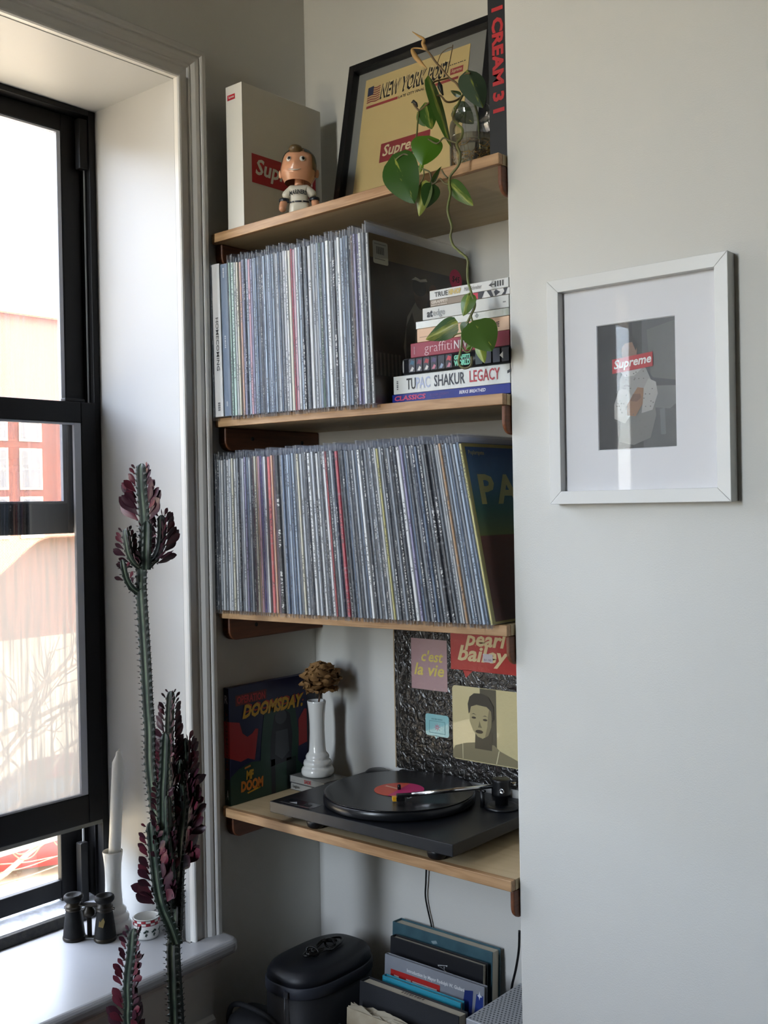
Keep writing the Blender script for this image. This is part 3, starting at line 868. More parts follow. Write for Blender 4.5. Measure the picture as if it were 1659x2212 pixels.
for a0, a1 in ((200, 226), (232, 244), (252, 288), (296, 340)):
    pts = []
    k = 6
    for i in range(k + 1):
        a = radians(a0 + (a1 - a0) * i / k)
        pts.append((.0218 * cos(a), .0155 * sin(a)))
    vs = [(x, y, .0435) for x, y in pts] + [(x, y, .0465) for x, y in pts]
    bl.add(vs, [(i, i + 1, k + 2 + i, k + 1 + i) for i in range(k)], True)
bl.obj('belt', M_navy, bb, recalc=False)
MB().lathe([(.0105, .0), (.0090, .006), (.0088, .016), (.0088, .030)], (0, 0, .0795), 20).obj('neck', M_skin, bb)
text('MARINERS', Face((0, -.0165, .0565), (1, 0, 0), (0, 0.08, 1)), -.0175, -.001, .0175, .0085, ink('#15181f'), bb, 0.035, 0, .0009, arc=.004)
# head: shaped ellipsoid, hollow below
hd = MB()
rings = 22; seg = 36
vs = []; fs = []
for i in range(rings + 1):
    t = i / rings
    z = -0.034 + 0.072 * t
    for k in range(seg):
        a = 2 * pi * k / seg
        zz = (z + 0.0) / 0.038
        r = 0.037 * sqrt(max(0.0, 1 - min(1, abs(zz)) ** 2.4)) if zz > 0 else 0.037 * (1 - 0.34 * abs(zz) ** 2.2)
        cx = cos(a); sy = sin(a)
        f = 1.0
        # cheeks fuller low in front, narrower at the temples
        front = max(0, -sy)
        f += 0.10 * front * math.exp(-((z + .016) / .012) ** 2)
        f -= 0.05 * math.exp(-((z - .010) / .014) ** 2) * abs(cx)
        # nose
        f += 0.16 * math.exp(-((a - 1.5 * pi) / .13) ** 2) * math.exp(-((z + .004) / .006) ** 2)
        # eye sockets
        for ea in (-.42, .42):
            f -= 0.05 * math.exp(-((a - 1.5 * pi - ea) / .2) ** 2) * math.exp(-((z - .006) / .007) ** 2)
        # mouth line and chin
        f -= 0.035 * math.exp(-((a - 1.5 * pi) / .42) ** 2) * math.exp(-((z + .0150 - .006 * (a - 1.5 * pi) ** 2 * 2) / .0022) ** 2)
        f += 0.05 * math.exp(-((a - 1.5 * pi) / .35) ** 2) * math.exp(-((z + .025) / .006) ** 2)
        vs.append((r * f * cx, r * f * 0.98 * sy, z))
for i in range(rings):
    for k in range(seg):
        k2 = (k + 1) % seg
        fs.append((i * seg + k, i * seg + k2, (i + 1) * seg + k2, (i + 1) * seg + k))
fs.append(tuple(rings * seg + k for k in range(seg)))
hd.add([(x, y, z) for x, y, z in vs], fs, True)
head = hd.obj('head', M_skin, bb)
head.location = (0.0, 0.001, .1175)
head.rotation_euler = (radians(-6), radians(3), radians(-4))
# cap / hair shells wrap the upper head
def head_shell(name, test, m, grow, zlo):
    s = MB(); idx = {}
    for i in range(rings + 1):
        for k in range(seg):
            x, y, z = vs[i * seg + k]
            idx[(i, k)] = (x * grow, y * grow, z * grow + .0003)
    pv = []; pf = []; mp = {}
    def g(i, k):
        k %= seg
        if (i, k) not in mp:
            mp[(i, k)] = len(pv); pv.append(idx[(i, k)])
        return mp[(i, k)]
    for i in range(rings):
        for k in range(seg):
            a = 2 * pi * (k + .5) / seg; z = (vs[i * seg][2] + vs[(i + 1) * seg][2]) / 2
            d = abs(((a - 1.5 * pi + pi) % (2 * pi)) - pi)
            if test(d, z): pf.append((g(i, k), g(i, k + 1), g(i + 1, k + 1), g(i + 1, k)))
    top = [g(rings, k) for k in range(seg)]
    if test(1.0, .037): pf.append(tuple(top))
    s.add(pv, pf, True)
    return s.obj(name, m, head)
head_shell('cap', lambda d, z: z > .021 + .010 * max(0, 1 - d * 1.3) and not (d < .5 and z < .03) or (d > 1.25 and z > .004), M_cap, 1.035, .02)
head_shell('sideburn_hair', lambda d, z: (d > 1.05 and -.012 < z < .02 and d < 2.2) or (d > 1.9 and z > -.02), M_hair, 1.02, 0)
MB().lathe([(0, -.0075), (.010, -.006), (.0145, 0), (.012, .006), (0, .008)], (-.002, -.0285, .0262), 22).obj('fringe', M_hair, head)
for s in (-1, 1):
    a = 1.5 * pi + s * .40
    e = MB().lathe([(0, 0), (.0052, 0), (.0058, .0006), (.0040, .0016), (0, .0020)], (0, 0, 0), 18, axis=Matrix(((1, 0, 0), (0, 0, -1), (0, 1, 0)))).obj('eye', ink('#d8d4cc', .25), head)
    e.location = (.0357 * cos(a), .0352 * sin(a), .0055); e.rotation_euler = (0, 0, s * .40)
    p = MB().lathe([(0, 0), (.0034, 0), (.0032, .0008), (0, .0012)], (0, 0, 0), 16, axis=Matrix(((1, 0, 0), (0, 0, -1), (0, 1, 0)))).obj('pupil', ink('#0d0d10', .2), e)
    p.location = (.0014, -.0014, .0006)
    MB().lathe([(0, -.009), (.004, -.007), (.0052, 0), (.004, .007), (0, .009)], (s * .0375, .003, -.012), 14).obj('ear', M_skin, head)
sm = MB().tube([(-.013, -.0352, -.0165), (-.007, -.0388, -.0195), (0, -.0398, -.0203), (.007, -.0388, -.0195), (.013, -.0352, -.0165)], [.0004, .0011, .0013, .0011, .0004], 8)
sm.obj('smile', ink('#e6d9cc', .3), head)

# ---- framed newspaper leaning on the back wall
FL = Vector((0, .076, .384)).normalized()
fo = Vector((0.149, -0.068, zs(1, .15) + .0015))
pf_ = thing('framed_newspaper', 'black framed newspaper front page leaning against the alcove wall', 'picture', fo)
FA = Face((0, 0, 0), (1, 0, 0), FL)
FWd, FHt = 0.385, 0.388
def slab(x0, y0, x1, y1, lo, hi):
    c = []
    for l_ in (lo, hi):
        for (x, y) in ((x0, y0), (x1, y0), (x1, y1), (x0, y1)):
            c.append(FA.at(x, y, l_))
    return MB().add(c, [(3, 2, 1, 0), (4, 5, 6, 7), (0, 1, 5, 4), (1, 2, 6, 5), (2, 3, 7, 6), (3, 0, 4, 7)])
M_blackframe = mat('black_lacquer_frame', '#0f1013', 0.3)
bw_ = 0.0165
for a in ((0, 0, bw_, FHt), (FWd - bw_, 0, FWd, FHt), (bw_, 0, FWd - bw_, bw_), (bw_, FHt - bw_, FWd - bw_, FHt)):
    slab(*a, 0, .022).obj('frame_rail', M_blackframe, pf_, bevel=0.0012)
slab(bw_, bw_, FWd - bw_, FHt - bw_, .001, .003).obj('backing', mat('grey_mount_board', '#8a8a86', .6), pf_)
M_news = mat('yellowed_newsprint', '#d3bb82', 0.7, noise=0.06, scale=20)
PX0, PX1, PY0, PY1 = .040, .318, .02, .352
slab(PX0, PY0, PX1, PY1, .003, .0045).obj('newspaper', M_news, pf_)
PA = Face(FA.at(PX0, PY0, .0045), (1, 0, 0), FL)
W_, H_ = PX1 - PX0, PY1 - PY0
M_nred = ink('#9c3a3a', .6); M_nink = ink('#1b1a1c', .6)
decal('red_rule', PA, rect(.010, .262, W_ - .022, .268), M_nred, pf_)
decal('red_panel', PA, rect(.066, .125, .198, .168), ink('#8f2d33', .6), pf_)
text('Supreme', PA, .073, .130, .190, .163, ink('#d9cba2', .6), pf_, 0.02, .2)
text('NEW YORK POST', PA, .046, .2745, .2315, .3105, M_nink, pf_, 0.06, .3, .0005, space=1.12)
text('NEW YORK POST', PA, .0495, .2790, .2330, .3125, ink('#dcc994', .6), pf_, 0.0, .3, .0009, name='headline_face', space=1.12)
decal('rule_gap', PA, rect(.098, .2605, .172, .2695), M_news, pf_, .0005)
text('LATE CITY FINAL', PA, .100, .262, .170, .268, M_nink, pf_, 0.02, .2, .0008)
decal('red_panel', PA, rect(.234, .275, .266, .289), M_nred, pf_)
text('Supreme', PA, .237, .277, .263, .287, ink('#d9cba2', .6), pf_, 0.01, .2)
type_line(PA, .226, .2965, .272, .2985, M_nink, pf_, 9)
for k in range(7):
    y = .2745 + k * .0052
    decal('flag_stripe', PA, [(.010, y), (.022, y + .0016), (.034, y - .0008), (.045, y + .0012), (.045, y + .0038), (.034, y + .0018), (.022, y + .0042), (.010, y + .0026)], ink('#8f3a3a', .6), pf_, .0005)
decal('flag_canton', PA, [(.010, .291), (.026, .2925), (.026, .3125), (.010, .311)], ink('#26304f', .6), pf_, .0008)
gl_ = MB().add([FA.at(bw_, bw_, .014), FA.at(FWd - bw_, bw_, .014), FA.at(FWd - bw_, FHt - bw_, .014), FA.at(bw_, FHt - bw_, .014)], [(0, 1, 2, 3)])
gl_.obj('glass', glass_mat('picture_glass', gloss=0.02), pf_)

# ---- tall black book at the right end
bk = thing('art_book', 'tall black book with red lettering at the right end of the top shelf', 'book', (0, 0, zs(1, .69) + .0012))
MB().box(.6695, RW - .003, -.240, -.02, 0, .345).obj('cover', mat('black_cloth_cover', '#101114', .45, noise=.4, scale=80), bk, bevel=.0012)
KF = Face((.6695, -.240, 0), (1, 0, 0), (0, 0, 1))
text('I CREAM 3 I', KF, .0085, .083, .032, .262, ink('#b3282c', .4), bk, 0.045, turn=-90)

# ---- glass jar with rooting stems
jx, jy = .604, -.200
jz = zs(1, jx)
jar = thing('glass_jar', 'clear glass jar of water with tangled roots on the top shelf', 'jar', (jx, jy, jz))
M_jar = glass_mat('jar_glass', tint=(.97, .98, .975), haze=.02, gloss=.10, rough=.01)
MB().lathe([(.0005, .001), (.036, .001), (.0395, .004), (.040, .010), (.040, .090), (.038, .098), (.034, .104), (.033, .108), (.0345, .111), (.0345, .122), (.0335, .1235)], (0, 0, .0006), 40, cap=False).obj('glass', M_jar, jar)
MB().lathe([(.0005, .004), (.037, .005), (.0375, .010), (.0375, .070), (.0005, .070)], (0, 0, .0008), 32).obj('water', glass_mat('jar_water', tint=(.90, .86, .74), haze=.04, gloss=.03, milky=(.5, .42, .28)), jar)
MB().lathe([(.0345, .112), (.0362, .113), (.0362, .1145), (.0345, .1155)], (0, 0, .0006), 36, cap=False).obj('rim_thread', M_jar, jar)
M_root = mat('tan_roots', '#c79a4e', .7)
rr_ = random.Random(5)
rt_ = MB()
for k in range(46):
    a = rr_.random() * 6.28; r = .033 * sqrt(rr_.random())
    p = Vector((r * cos(a), r * sin(a), .012 + .05 * rr_.random()))
    pts = [p]
    for j in range(7):
        a += rr_.uniform(-.9, .9)
        p = p + Vector((.009 * cos(a), .009 * sin(a), rr_.uniform(-.006, .005)))
        d = sqrt(p.x ** 2 + p.y ** 2)
        if d > .034: p = Vector((p.x * .034 / d, p.y * .034 / d, p.z))
        p.z = min(max(p.z, .008), .066)
        pts.append(p)
    rt_.tube(spline(pts, 2), .0006, 4)
ro_ = rt_.obj('roots', M_root, jar, recalc=False)
ro_['kind'] = 'stuff'

# ================================================================== book stack beside the upper records
def book_flat(name, label, x0, x1, z0, z1, y0, y1, m_cover, m_pages=None, spine_round=0.0, rot=0.0):
    """lying book, spine towards the room: two boards, a spine and a page block"""
    cx, cy0 = (x0 + x1) / 2, y0
    t = thing(name, label, 'book', (cx, y0, z0), 'books stacked beside the upper records', (0, 0, rot))
    w = x1 - x0; h = z1 - z0; d = y1 - y0
    bt = min(.0026, h * .16)
    MB().box(-w / 2, w / 2, 0, d, 0, bt).obj('board', m_cover, t, bevel=.0005)
    MB().box(-w / 2, w / 2, 0, d, h - bt, h).obj('board', m_cover, t, bevel=.0005)
    if spine_round:
        k = 8
        pr = [(-spine_round * sin(pi * i / k), bt * .4 + (h - bt * .8) * i / k) for i in range(k + 1)] + [(.004, h - bt * .4), (.004, bt * .4)]
        MB().prism(pr, -w / 2, w / 2, 'x', True).obj('spine', m_cover, t)
    else:
        MB().box(-w / 2, w / 2, -.0006, .003, .0002, h - .0002).obj('spine', m_cover, t, bevel=.0006)
    MB().box(-w / 2 + .003, w / 2 - .003, .003, d - .003, bt, h - bt).obj('pages', m_pages or mat('book_pages', '#cfc8b6', .8), t)
    return t, Face((-w / 2, -.0006 - spine_round, 0), (1, 0, 0), (0, 0, 1)), w, h
XR = RW - .0008
zb = zs(2, .58) + .001
B1, F, w, h = book_flat('comics_book', 'blue book with red lettering at the bottom of the book stack', 0.4580, XR, zb, zb + .0170, -.2590, -.03, mat('royal_blue_cover', '#152a82', .3, coat=.3))
text('CLASSICS', F, .006, .0050, .078, .0140, ink('#c0476e'), B1, .035, .12)
text('BLOOM COUNTY', F, .088, .0085, .130, .0125, ink('#5c3f86'), B1, 0.01, 0)
text('1986 - 1989', F, .090, .0035, .112, .0065, ink('#5c3f86'), B1, 0.0, 0)
text('BERKE BREATHED', F, .152, .0070, .208, .0127, ink('#e2e4ee'), B1, .02, .2)
zb += .0172
B2, F, w, h = book_flat('photo_book', 'thick white book with big black and red spine lettering', 0.4615, XR, zb, zb + .0330, -.2590, -.04, mat('white_glossy_cover', '#d5d8d6', .3, coat=.3))
text('TU', F, .031, .0065, .052, .0270, ink('#17181c'), B2, .012)
text('PAC', F, .053, .0068, .085, .0272, ink('#a9b3cf'), B2, .012)
text('SHAKUR', F, .094, .0070, .161, .0275, ink('#1d2130'), B2, .012)
text('LEGACY', F, .171, .0078, .234, .0282, ink('#a82c38'), B2, .012)
type_line(F, .008, .008, .0115, .026, ink('#5a5c60'), B2, 5, .0006, 3, True)
decal('publisher_mark', F, [(.249, .016), (.257, .019), (.257, .024), (.249, .021)], ink('#20242a'), B2)
zb += .0332
M_gw = mat('black_matte_cover', '#15161b', .35)
B3, F, w, h = book_flat('picture_book', 'fat black book with coloured picture tiles along its rounded spine', 0.4860, XR, zb, zb + .0295, -.2590, -.05, M_gw, spine_round=.006)
GF = Face((-w / 2, -.0072, 0), (1, 0, 0), (0, 0, 1))
tiles = ['#dad9d3', '#2f5d73', '#7a2f4a', '#a0343c', '#4a3f66', '#33363f', '#b5404a']
prng = random.Random(2)
for k in range(7):
    xx = .001 + k * .0165
    ww = .0050 if k == 0 else .0145
    decal('picture_tile', GF, rrect(xx + (0 if k else .003), xx + ww, .003, .0265, .0015), ink('#2b2d36' if k else '#d2d1cc', .35), B3, .0002)
    if k:
        c1 = tiles[k]; c2 = prng.choice(['#c9c7c2', '#8f9fb5', '#c07a8a', '#5b7f86'])
        decal('picture_blot', GF, [(xx + .002, .016), (xx + .006, .025), (xx + .013, .022), (xx + .011, .015), (xx + .006, .0175)], ink(c1, .35), B3, .0004)
        decal('picture_blot', GF, [(xx + .003, .005), (xx + .008, .013), (xx + .012, .010), (xx + .009, .0045)], ink(c2, .35), B3, .0004)
text('GRAFFITI', GF, .119, .0155, .153, .0235, ink('#6fc3a4'), B3, .05)
text('WORLD', GF, .119, .0045, .153, .0145, ink('#6fc3a4'), B3, .06)
for k in range(4):
    xx = .164 + k * .018
    decal('picture_tile', GF, rrect(xx, xx + .0145, .003, .0265, .0015), ink(['#2a3b3d', '#333844', '#262d3d', '#222531'][k], .35), B3, .0002)
decal('arrow_print', GF, [(.214, .014), (.221, .008), (.221, .020)], ink('#c8c8c6', .4), B3, .0005)
zb += .0297
B4, F, w, h = book_flat('crimson_book', 'crimson book with thin white lower-case lettering in the stack', 0.5030, XR, zb, zb + .0260, -.2590, -.06, mat('crimson_cover', '#8d2037', .35, coat=.2))
text('graffiti', F, .032, .001, .093, .023, ink('#cfa9ae'), B4, -.008)
text('NEW YORK', F, .098, .006, .180, .021, ink('#e4dcdc'), B4, .015)
type_line(F, .008, .006, .0105, .02, ink('#b98a92'), B4, 6, .0006, 4, True)
zb += .0262
B5, F, w, h = book_flat('peach_book', 'pale peach book with thin black capitals in the stack', 0.5185, XR, zb, zb + .0240, -.2590, -.05, mat('peach_cover', '#d8b494', .5))
text('STRO', F, .062, .0075, .088, .0165, ink('#3b2f28'), B5, -.004)
text('AND ME', F, .142, .0075, .178, .0165, ink('#3b2f28'), B5, -.004)
decal('small_type', F, rect(.006, .008, .026, .0095), ink('#a98b74'), B5)
zb += .0242
B6, F, w, h = book_flat('silver_book', 'thin book with a mirror-silver spine in the stack', 0.5160, XR, zb, zb + .0135, -.2590, -.06, mat('silver_foil_cover', '#c6c9c4', .22, metal=.85, bump=.2, bscale=30))
decal('spine_logo', F, [(.134, .003), (.138, .0075), (.134, .012), (.130, .0075)], ink('#8d918c'), B6)
zb += .0137
B7, F, w, h = book_flat('grey_book', 'pale grey book with black and grey lower-case title in the stack', 0.5320, XR, zb, zb + .0215, -.2590, -.05, mat('pale_grey_cover', '#c9cac6', .4))
text('at', F, .010, .004, .023, .016, ink('#161718'), B7, .03)
text('edge', F, .024, .0015, .050, .0165, ink('#8d8f90'), B7, .01)
decal('small_type', F, rect(.172, .009, .178, .011), ink('#7c7d7c'), B7)
zb += .0217
B8, F, w, h = book_flat('paperback_book', 'brown-spined paperback with a black and white end picture, second from top', 0.5495, XR, zb, zb + .0120, -.2590, -.06, mat('taupe_cover', '#8a7c6d', .4))
text('GRAFFITI', F, .003, .005, .039, .0105, ink('#c6bcae'), B8, .06, .12)
type_line(F, .003, .0012, .038, .0036, ink('#c6bcae'), B8, 12)
decal('red_patch', F, rect(.086, .0005, .104, .0115), ink('#b8233f'), B8)
type_line(F, .087, .002, .099, .006, ink('#d8c4c4'), B8, 4)
decal('black_patch', F, rect(.104, .0005, .169, .0115), ink('#d0cfcb'), B8)
for p in ([(.104, .0005), (.112, .0005), (.118, .0115), (.104, .0115)], [(.122, .0115), (.130, .0005), (.136, .0005), (.131, .0115)], [(.140, .0005), (.150, .006), (.141, .0115), (.137, .008)], [(.152, .0005), (.160, .0005), (.165, .0115), (.156, .0115), (.158, .006)]):
    decal('black_patch', F, p, ink('#26262a'), B8, .0006)
zb += .0122
B9, F, w, h = book_flat('hardback_book', 'pale grey hardback on top of the book stack', 0.5485, XR, zb, zb + .0165, -.2590, -.05, mat('light_grey_cover', '#d0d1ce', .4))
text('TRUE', F, .0115, .004, .041, .0125, ink('#2a2723'), B9, .012)
text('HIP-HOP', F, .0425, .0035, .069, .0135, ink('#c4ac66', .3), B9, .06)
text('Mike Schreiber', F, .076, .0055, .113, .0125, ink('#77706a'), B9, -.004, .25)
decal('publisher_mark', F, [(.127, .008), (.135, .004), (.133, .0075), (.140, .0075), (.140, .0095), (.133, .0095), (.136, .013)], ink('#3d3a36'), B9)
for k in range(4):
    decal('publisher_mark', F, rect(.1395 + k * .005, .004, .1425 + k * .005, .0135), ink('#2f2d2b'), B9)

# ================================================================== record-player shelf
Z4 = SHELF[4][0] + .0008
# ---- boxed album against the window wall (generic comic-style cover)
al = thing('album_box', 'dark blue album box with red and green cover beside the white bud vase', 'record box', (0, 0, Z4))
aX0, aX1, aY0, aY1, aH = LW + .002, LW + .0195, -.2660, -.004, .249
M_navyc = mat('navy_print', '#14163c', .35)
MB().box(aX0, aX1, aY0, aY1, 0, aH).obj('box', M_navyc, al, bevel=.0008)
AF = Face((aX1, aY0, 0), (0, 1, 0), (0, 0, 1)); AS = Face((aX0, aY0, 0), (1, 0, 0), (0, 0, 1))
AW = aY1 - aY0
M_ared = ink('#9c1d20', .4); M_agrn = ink('#17392b', .4); M_agrn2 = ink('#0f2a20', .4); M_ablk = ink('#0b0c18', .4); M_agry = ink('#33363b', .4)
decal('red_field', AF, [(0, .10), (0, .178), (.028, .172), (.036, .148), (.05, .138), (.064, .143), (.074, .152), (.082, .150), (.075, .11), (.07, .085), (.05, .092), (.03, .088)], M_ared, al)
decal('red_field', AF, [(.205, .15), (.225, .172), (.232, .17), (.232, .095), (.205, .09)], M_ared, al)
decal('red_field', AS, rect(0, .10, aX1 - aX0, .178), M_ared, al)
decal('green_ground', AF, [(0, 0), (.232, 0), (.232, .03), (.20, .06), (.12, .075), (.06, .082), (.025, .074), (0, .06)], M_agrn, al, .0005)
decal('green_ground', AS, rect(0, 0, aX1 - aX0, .055), M_agrn, al)
decal('green_arch', AF, [(.085, .05), (.09, .12), (.10, .18), (.13, .208), (.165, .205), (.195, .18), (.205, .12), (.20, .06)], M_agrn, al, .0006)
decal('dark_arch', AF, [(.115, .06), (.118, .12), (.13, .17), (.155, .185), (.178, .168), (.185, .12), (.18, .065)], M_ablk, al, .0008)
decal('grey_disc', AF, ell(.150, .165, .018, .016), M_agry, al, .0010)
decal('grey_column', AF, [(.130, .085), (.134, .135), (.170, .135), (.174, .085), (.152, .07)], M_agry, al, .0010)
decal('dark_edge', AF, rect(.232, 0, AW, aH), ink('#0d0d22', .4), al, .0005)
decal('dark_bar', AF, rect(.118, 0, .130, .075), M_ablk, al, .0008)
decal('dark_bar', AF, rect(.165, 0, .195, .07), ink('#101d1a', .4), al, .0008)
decal('operation_plate', AF, [(.018, .208), (.108, .212), (.108, .233), (.018, .231)], ink('#5d1518', .4), al)
text('OPERATION', AF, .022, .212, .104, .229, ink('#b0282a', .4), al, .03, 0, .0007)
text('DOOMSDAY.', AF, .036, .178, .222, .208, ink('#c2921f', .4), al, .05, .3, .0012)
text('DOOMSDAY.', AF, .040, .190, .224, .2095, ink('#a83a1e', .4), al, .02, .3, .0011, name='lettering_shade')
text('MF', AF, .044, .046, .066, .066, ink('#c2921f', .4), al, .06, .1, .0009)
text('DOOM', AF, .028, .022, .094, .046, ink('#c2701f', .4), al, .06, .1, .0009)
decal('paint_stroke', AF, [(.048, .016), (.085, .022), (.084, .026), (.046, .019)], ink('#c2921f', .4), al, .0009)
decal('paint_stroke', AF, [(.04, .07), (.058, .073), (.057, .077), (.04, .074)], ink('#b0702a', .4), al, .0009)
text('R', AS, .004, .216, .0135, .234, ink('#b9bcc4'), al, .02)
text('DOOMSDAY', AS, .005, .075, .0125, .20, ink('#6a1518'), al, .02, turn=90)
text('A', AS, .005, .012, .012, .032, ink('#b9bcc4'), al, .02)

# ---- two cassette cases
def cassette(label, z, dx, txt, col, sx):
    c = thing('cassette_case', label, 'cassette case', (.004 + dx, -.096, z), 'cassette cases under the bud vase', (0, 0, radians(-3)))
    MB().box(0, .112, 0, .070, 0, .0158).obj('case', glass_mat('clear_styrene', tint=(.9, .9, .9), haze=.12, gloss=.06), c, bevel=.0008)
    MB().box(.0015, .1105, .0012, .066, .0012, .0146).obj('paper_insert', mat('cassette_insert', '#a7a399', .6), c)
    f = Face((0, .0, 0), (1, 0, 0), (0, 0, 1))
    text(txt, f, sx, .004, sx + .022, .0125, ink(col), c, .02, lift=.0003)
    decal('spine_band', f, rect(.004, .005, .016, .0065), ink('#8c887e'), c, .0003)
cassette('lower grey cassette case under the white bud vase', Z4 + .0002, .002, 'Legion', '#33312c', .008)
cassette('upper pale cassette case with red spine lettering under the bud vase', Z4 + .0164, 0, 'SADE', '#9c2324', .048)

# ---- milk-glass bud vases (one with a dried rose, one holding a candle)
M_milk = mat('milk_glass', '#dcdcd8', .22, coat=.5, subsurf=.25)
VP = [(.0005, .0), (.030, .0), (.0335, .002), (.0350, .007), (.0345, .013), (.0318, .0175), (.0285, .0195), (.0300, .0225), (.0303, .027), (.0285, .0315), (.0250, .034), (.0240, .0345), (.0250, .0375), (.0248, .0415), (.0225, .0455), (.0195, .048),
      (.0180, .052), (.0168, .070), (.0160, .090), (.0160, .110), (.0168, .128), (.0182, .142), (.0193, .150), (.0198, .154), (.0200, .1565), (.0195, .158), (.0180, .157), (.0170, .145), (.0150, .115), (.0148, .07), (.0005, .06)]
def vase(name, label, loc, s=1.0):
    t = thing(name, label, 'vase', loc)
    MB().lathe([(r * s, z * s) for r, z in VP], (0, 0, 0), 40, cap=False).obj('vase_body', M_milk, t)
    return t
v1 = vase('bud_vase', 'white milk-glass bud vase on the cassettes, holding a dried rose', (.0560, -.0590, Z4 + .0326), 1.05)
fl = thing('dried_rose', 'dried tan rose standing in the white bud vase', 'flower', (.0560, -.0590, Z4 + .16), None)
M_stem = mat('dry_brown_stem', '#4a3320', .7)
MB().tube([(-.002, .002, -.08), (.000, 0, 0), (.006, 0, .03), (.013, .003, .072)], [.0028, .0028, .0024, .0026], 8).obj('stem', M_stem, fl)
M_petal = mat('dried_petal', '#8f6a3c', .75, color2='#6e4e2c', scale=45, bump=.3, bscale=160)
def petal_mesh(seed):
    rnd = random.Random(seed)
    n, k = 7, 9
    vs = []; fs = []
    ph = rnd.random() * 6
    for i in range(n + 1):
        t = i / n
        for j in range(k + 1):
            u = (j / k - .5) * 2
            wdt = .020 * min(1.0, (t * 2.0 + .06) ** .6) * sqrt(max(.05, 1 - .85 * max(0, (t - .7) / .3) ** 2)) * (1 + .12 * rnd.random())
            x = u * wdt
            cup = .011 * (u * u) * (1 - .3 * t)
            z = .030 * t - .004 * u * u * t
            y = -.015 * sin(t * 2.3) + cup + .0034 * sin(u * 7 + ph + t * 5) * t + .003 * sin(t * 11 + ph * 2 + u * 3) * t - .022 * max(0, t - .72)
            vs.append((x, y, z))
    for i in range(n):
        for j in range(k):
            a = i * (k + 1) + j
            fs.append((a, a + 1, a + k + 2, a + k + 1))
    return MB().add(vs, fs, True).mesh('petal', M_petal)
PM = [petal_mesh(s) for s in range(5)]
rnd = random.Random(11)
for ring, (cnt, tilt, sc, zoff) in enumerate(((4, -16, 1.1, .016), (6, -8, 1.25, .013), (7, 2, 1.35, .010), (8, 12, 1.38, .006), (9, 24, 1.3, .003), (8, 40, 1.15, .001), (6, 66, .9, -.001))):
    for k in range(cnt):
        o = link('petal', PM[rnd.randrange(5)], fl)
        az = 2 * pi * (k + rnd.uniform(-.2, .2)) / cnt + ring
        o.rotation_mode = 'ZXY'
        o.matrix_local = Matrix.Translation((.013, .003, .070 + zoff)) @ Matrix.Rotation(az, 4, 'Z') @ Matrix.Translation((0, -.0022 * ring, 0)) @ Matrix.Rotation(radians(tilt + rnd.uniform(-13, 13)), 4, 'X') @ Matrix.Scale(sc * rnd.uniform(.9, 1.08), 4)

# ---- record player
tt = thing('record_player', 'low black belt-drive record player with silver tonearm', 'record player', (0, 0, Z4))
M_plinth = mat('satin_black_plinth', '#17191d', .38, bump=.03, bscale=600)
M_dark = mat('black_plastic', '#0e0f12', .35)
PXa, PXb, PYa, PYb = .149, .6040, -.2950, .0130
MB().box(PXa, PXb, PYa, PYb, .0205, .0425).obj('plinth', M_plinth, tt, bevel=.0012)
for (x, y) in ((.245, -.262), (.545, -.262), (.245, -.02), (.545, -.02)):
    MB().lathe([(.014, 0), (.017, .003), (.019, .010), (.0195, .0205)], (x, y, 0), 24).obj('foot', M_dark, tt)
box('switch', .185, .205, -.290, -.275, .0175, .0205, M_dark, tt)
# badge
pl = Face((.170, -.289, .0425), (1, 0, 0), (0, 1, 0))
decal('badge_plate', pl, rect(0, 0, .085, .034), mat('brushed_badge', '#2c2e33', .25, metal=.6), tt)
decal('badge_bar', pl, rect(.0, .0, .080, .006), mat('polished_bar', '#cfd2d6', .15, metal=.9), tt, .0007)
decal('badge_arrow', pl, [(.018, .010), (.040, .010), (.029, .021)], ink('#a6a9ad', .3), tt, .0007)
text('U', pl, .055, .010, .071, .022, ink('#101114'), tt, .06, 0, .0007)
pcx, pcy, PR = .3570, -.1390, .1510
MB().lathe([(.0005, .0445), (PR - .006, .0445), (PR - .0015, .0455), (PR, .0475), (PR, .0560), (PR - .001, .0600), (PR - .003, .0625), (.0005, .0625)], (pcx, pcy, 0), 96).obj('platter', mat('platter_black', '#121316', .3), tt)
MB().lathe([(.030, .0425), (.030, .046)], (pcx, pcy, 0), 30).obj('sub_platter', M_dark, tt)
MB().lathe([(.0036, .0625), (.0036, .0715), (.0028, .0745), (.0005, .0750)], (pcx, pcy, 0), 18).obj('spindle', mat('spindle_black', '#1a1b1f', .25, metal=.5), tt)
# motor pulley behind the platter
MB().lathe([(.0005, .0425), (.026, .0425), (.026, .050), (.020, .0545), (.0005, .055)], (.190, -.012, 0), 28).obj('motor_cap', M_dark, tt)
for x in (.26, .50):
    box('hinge_block', x - .018, x + .018, .0008, .0125, .0425, .0585, M_dark, tt, bevel=.001)
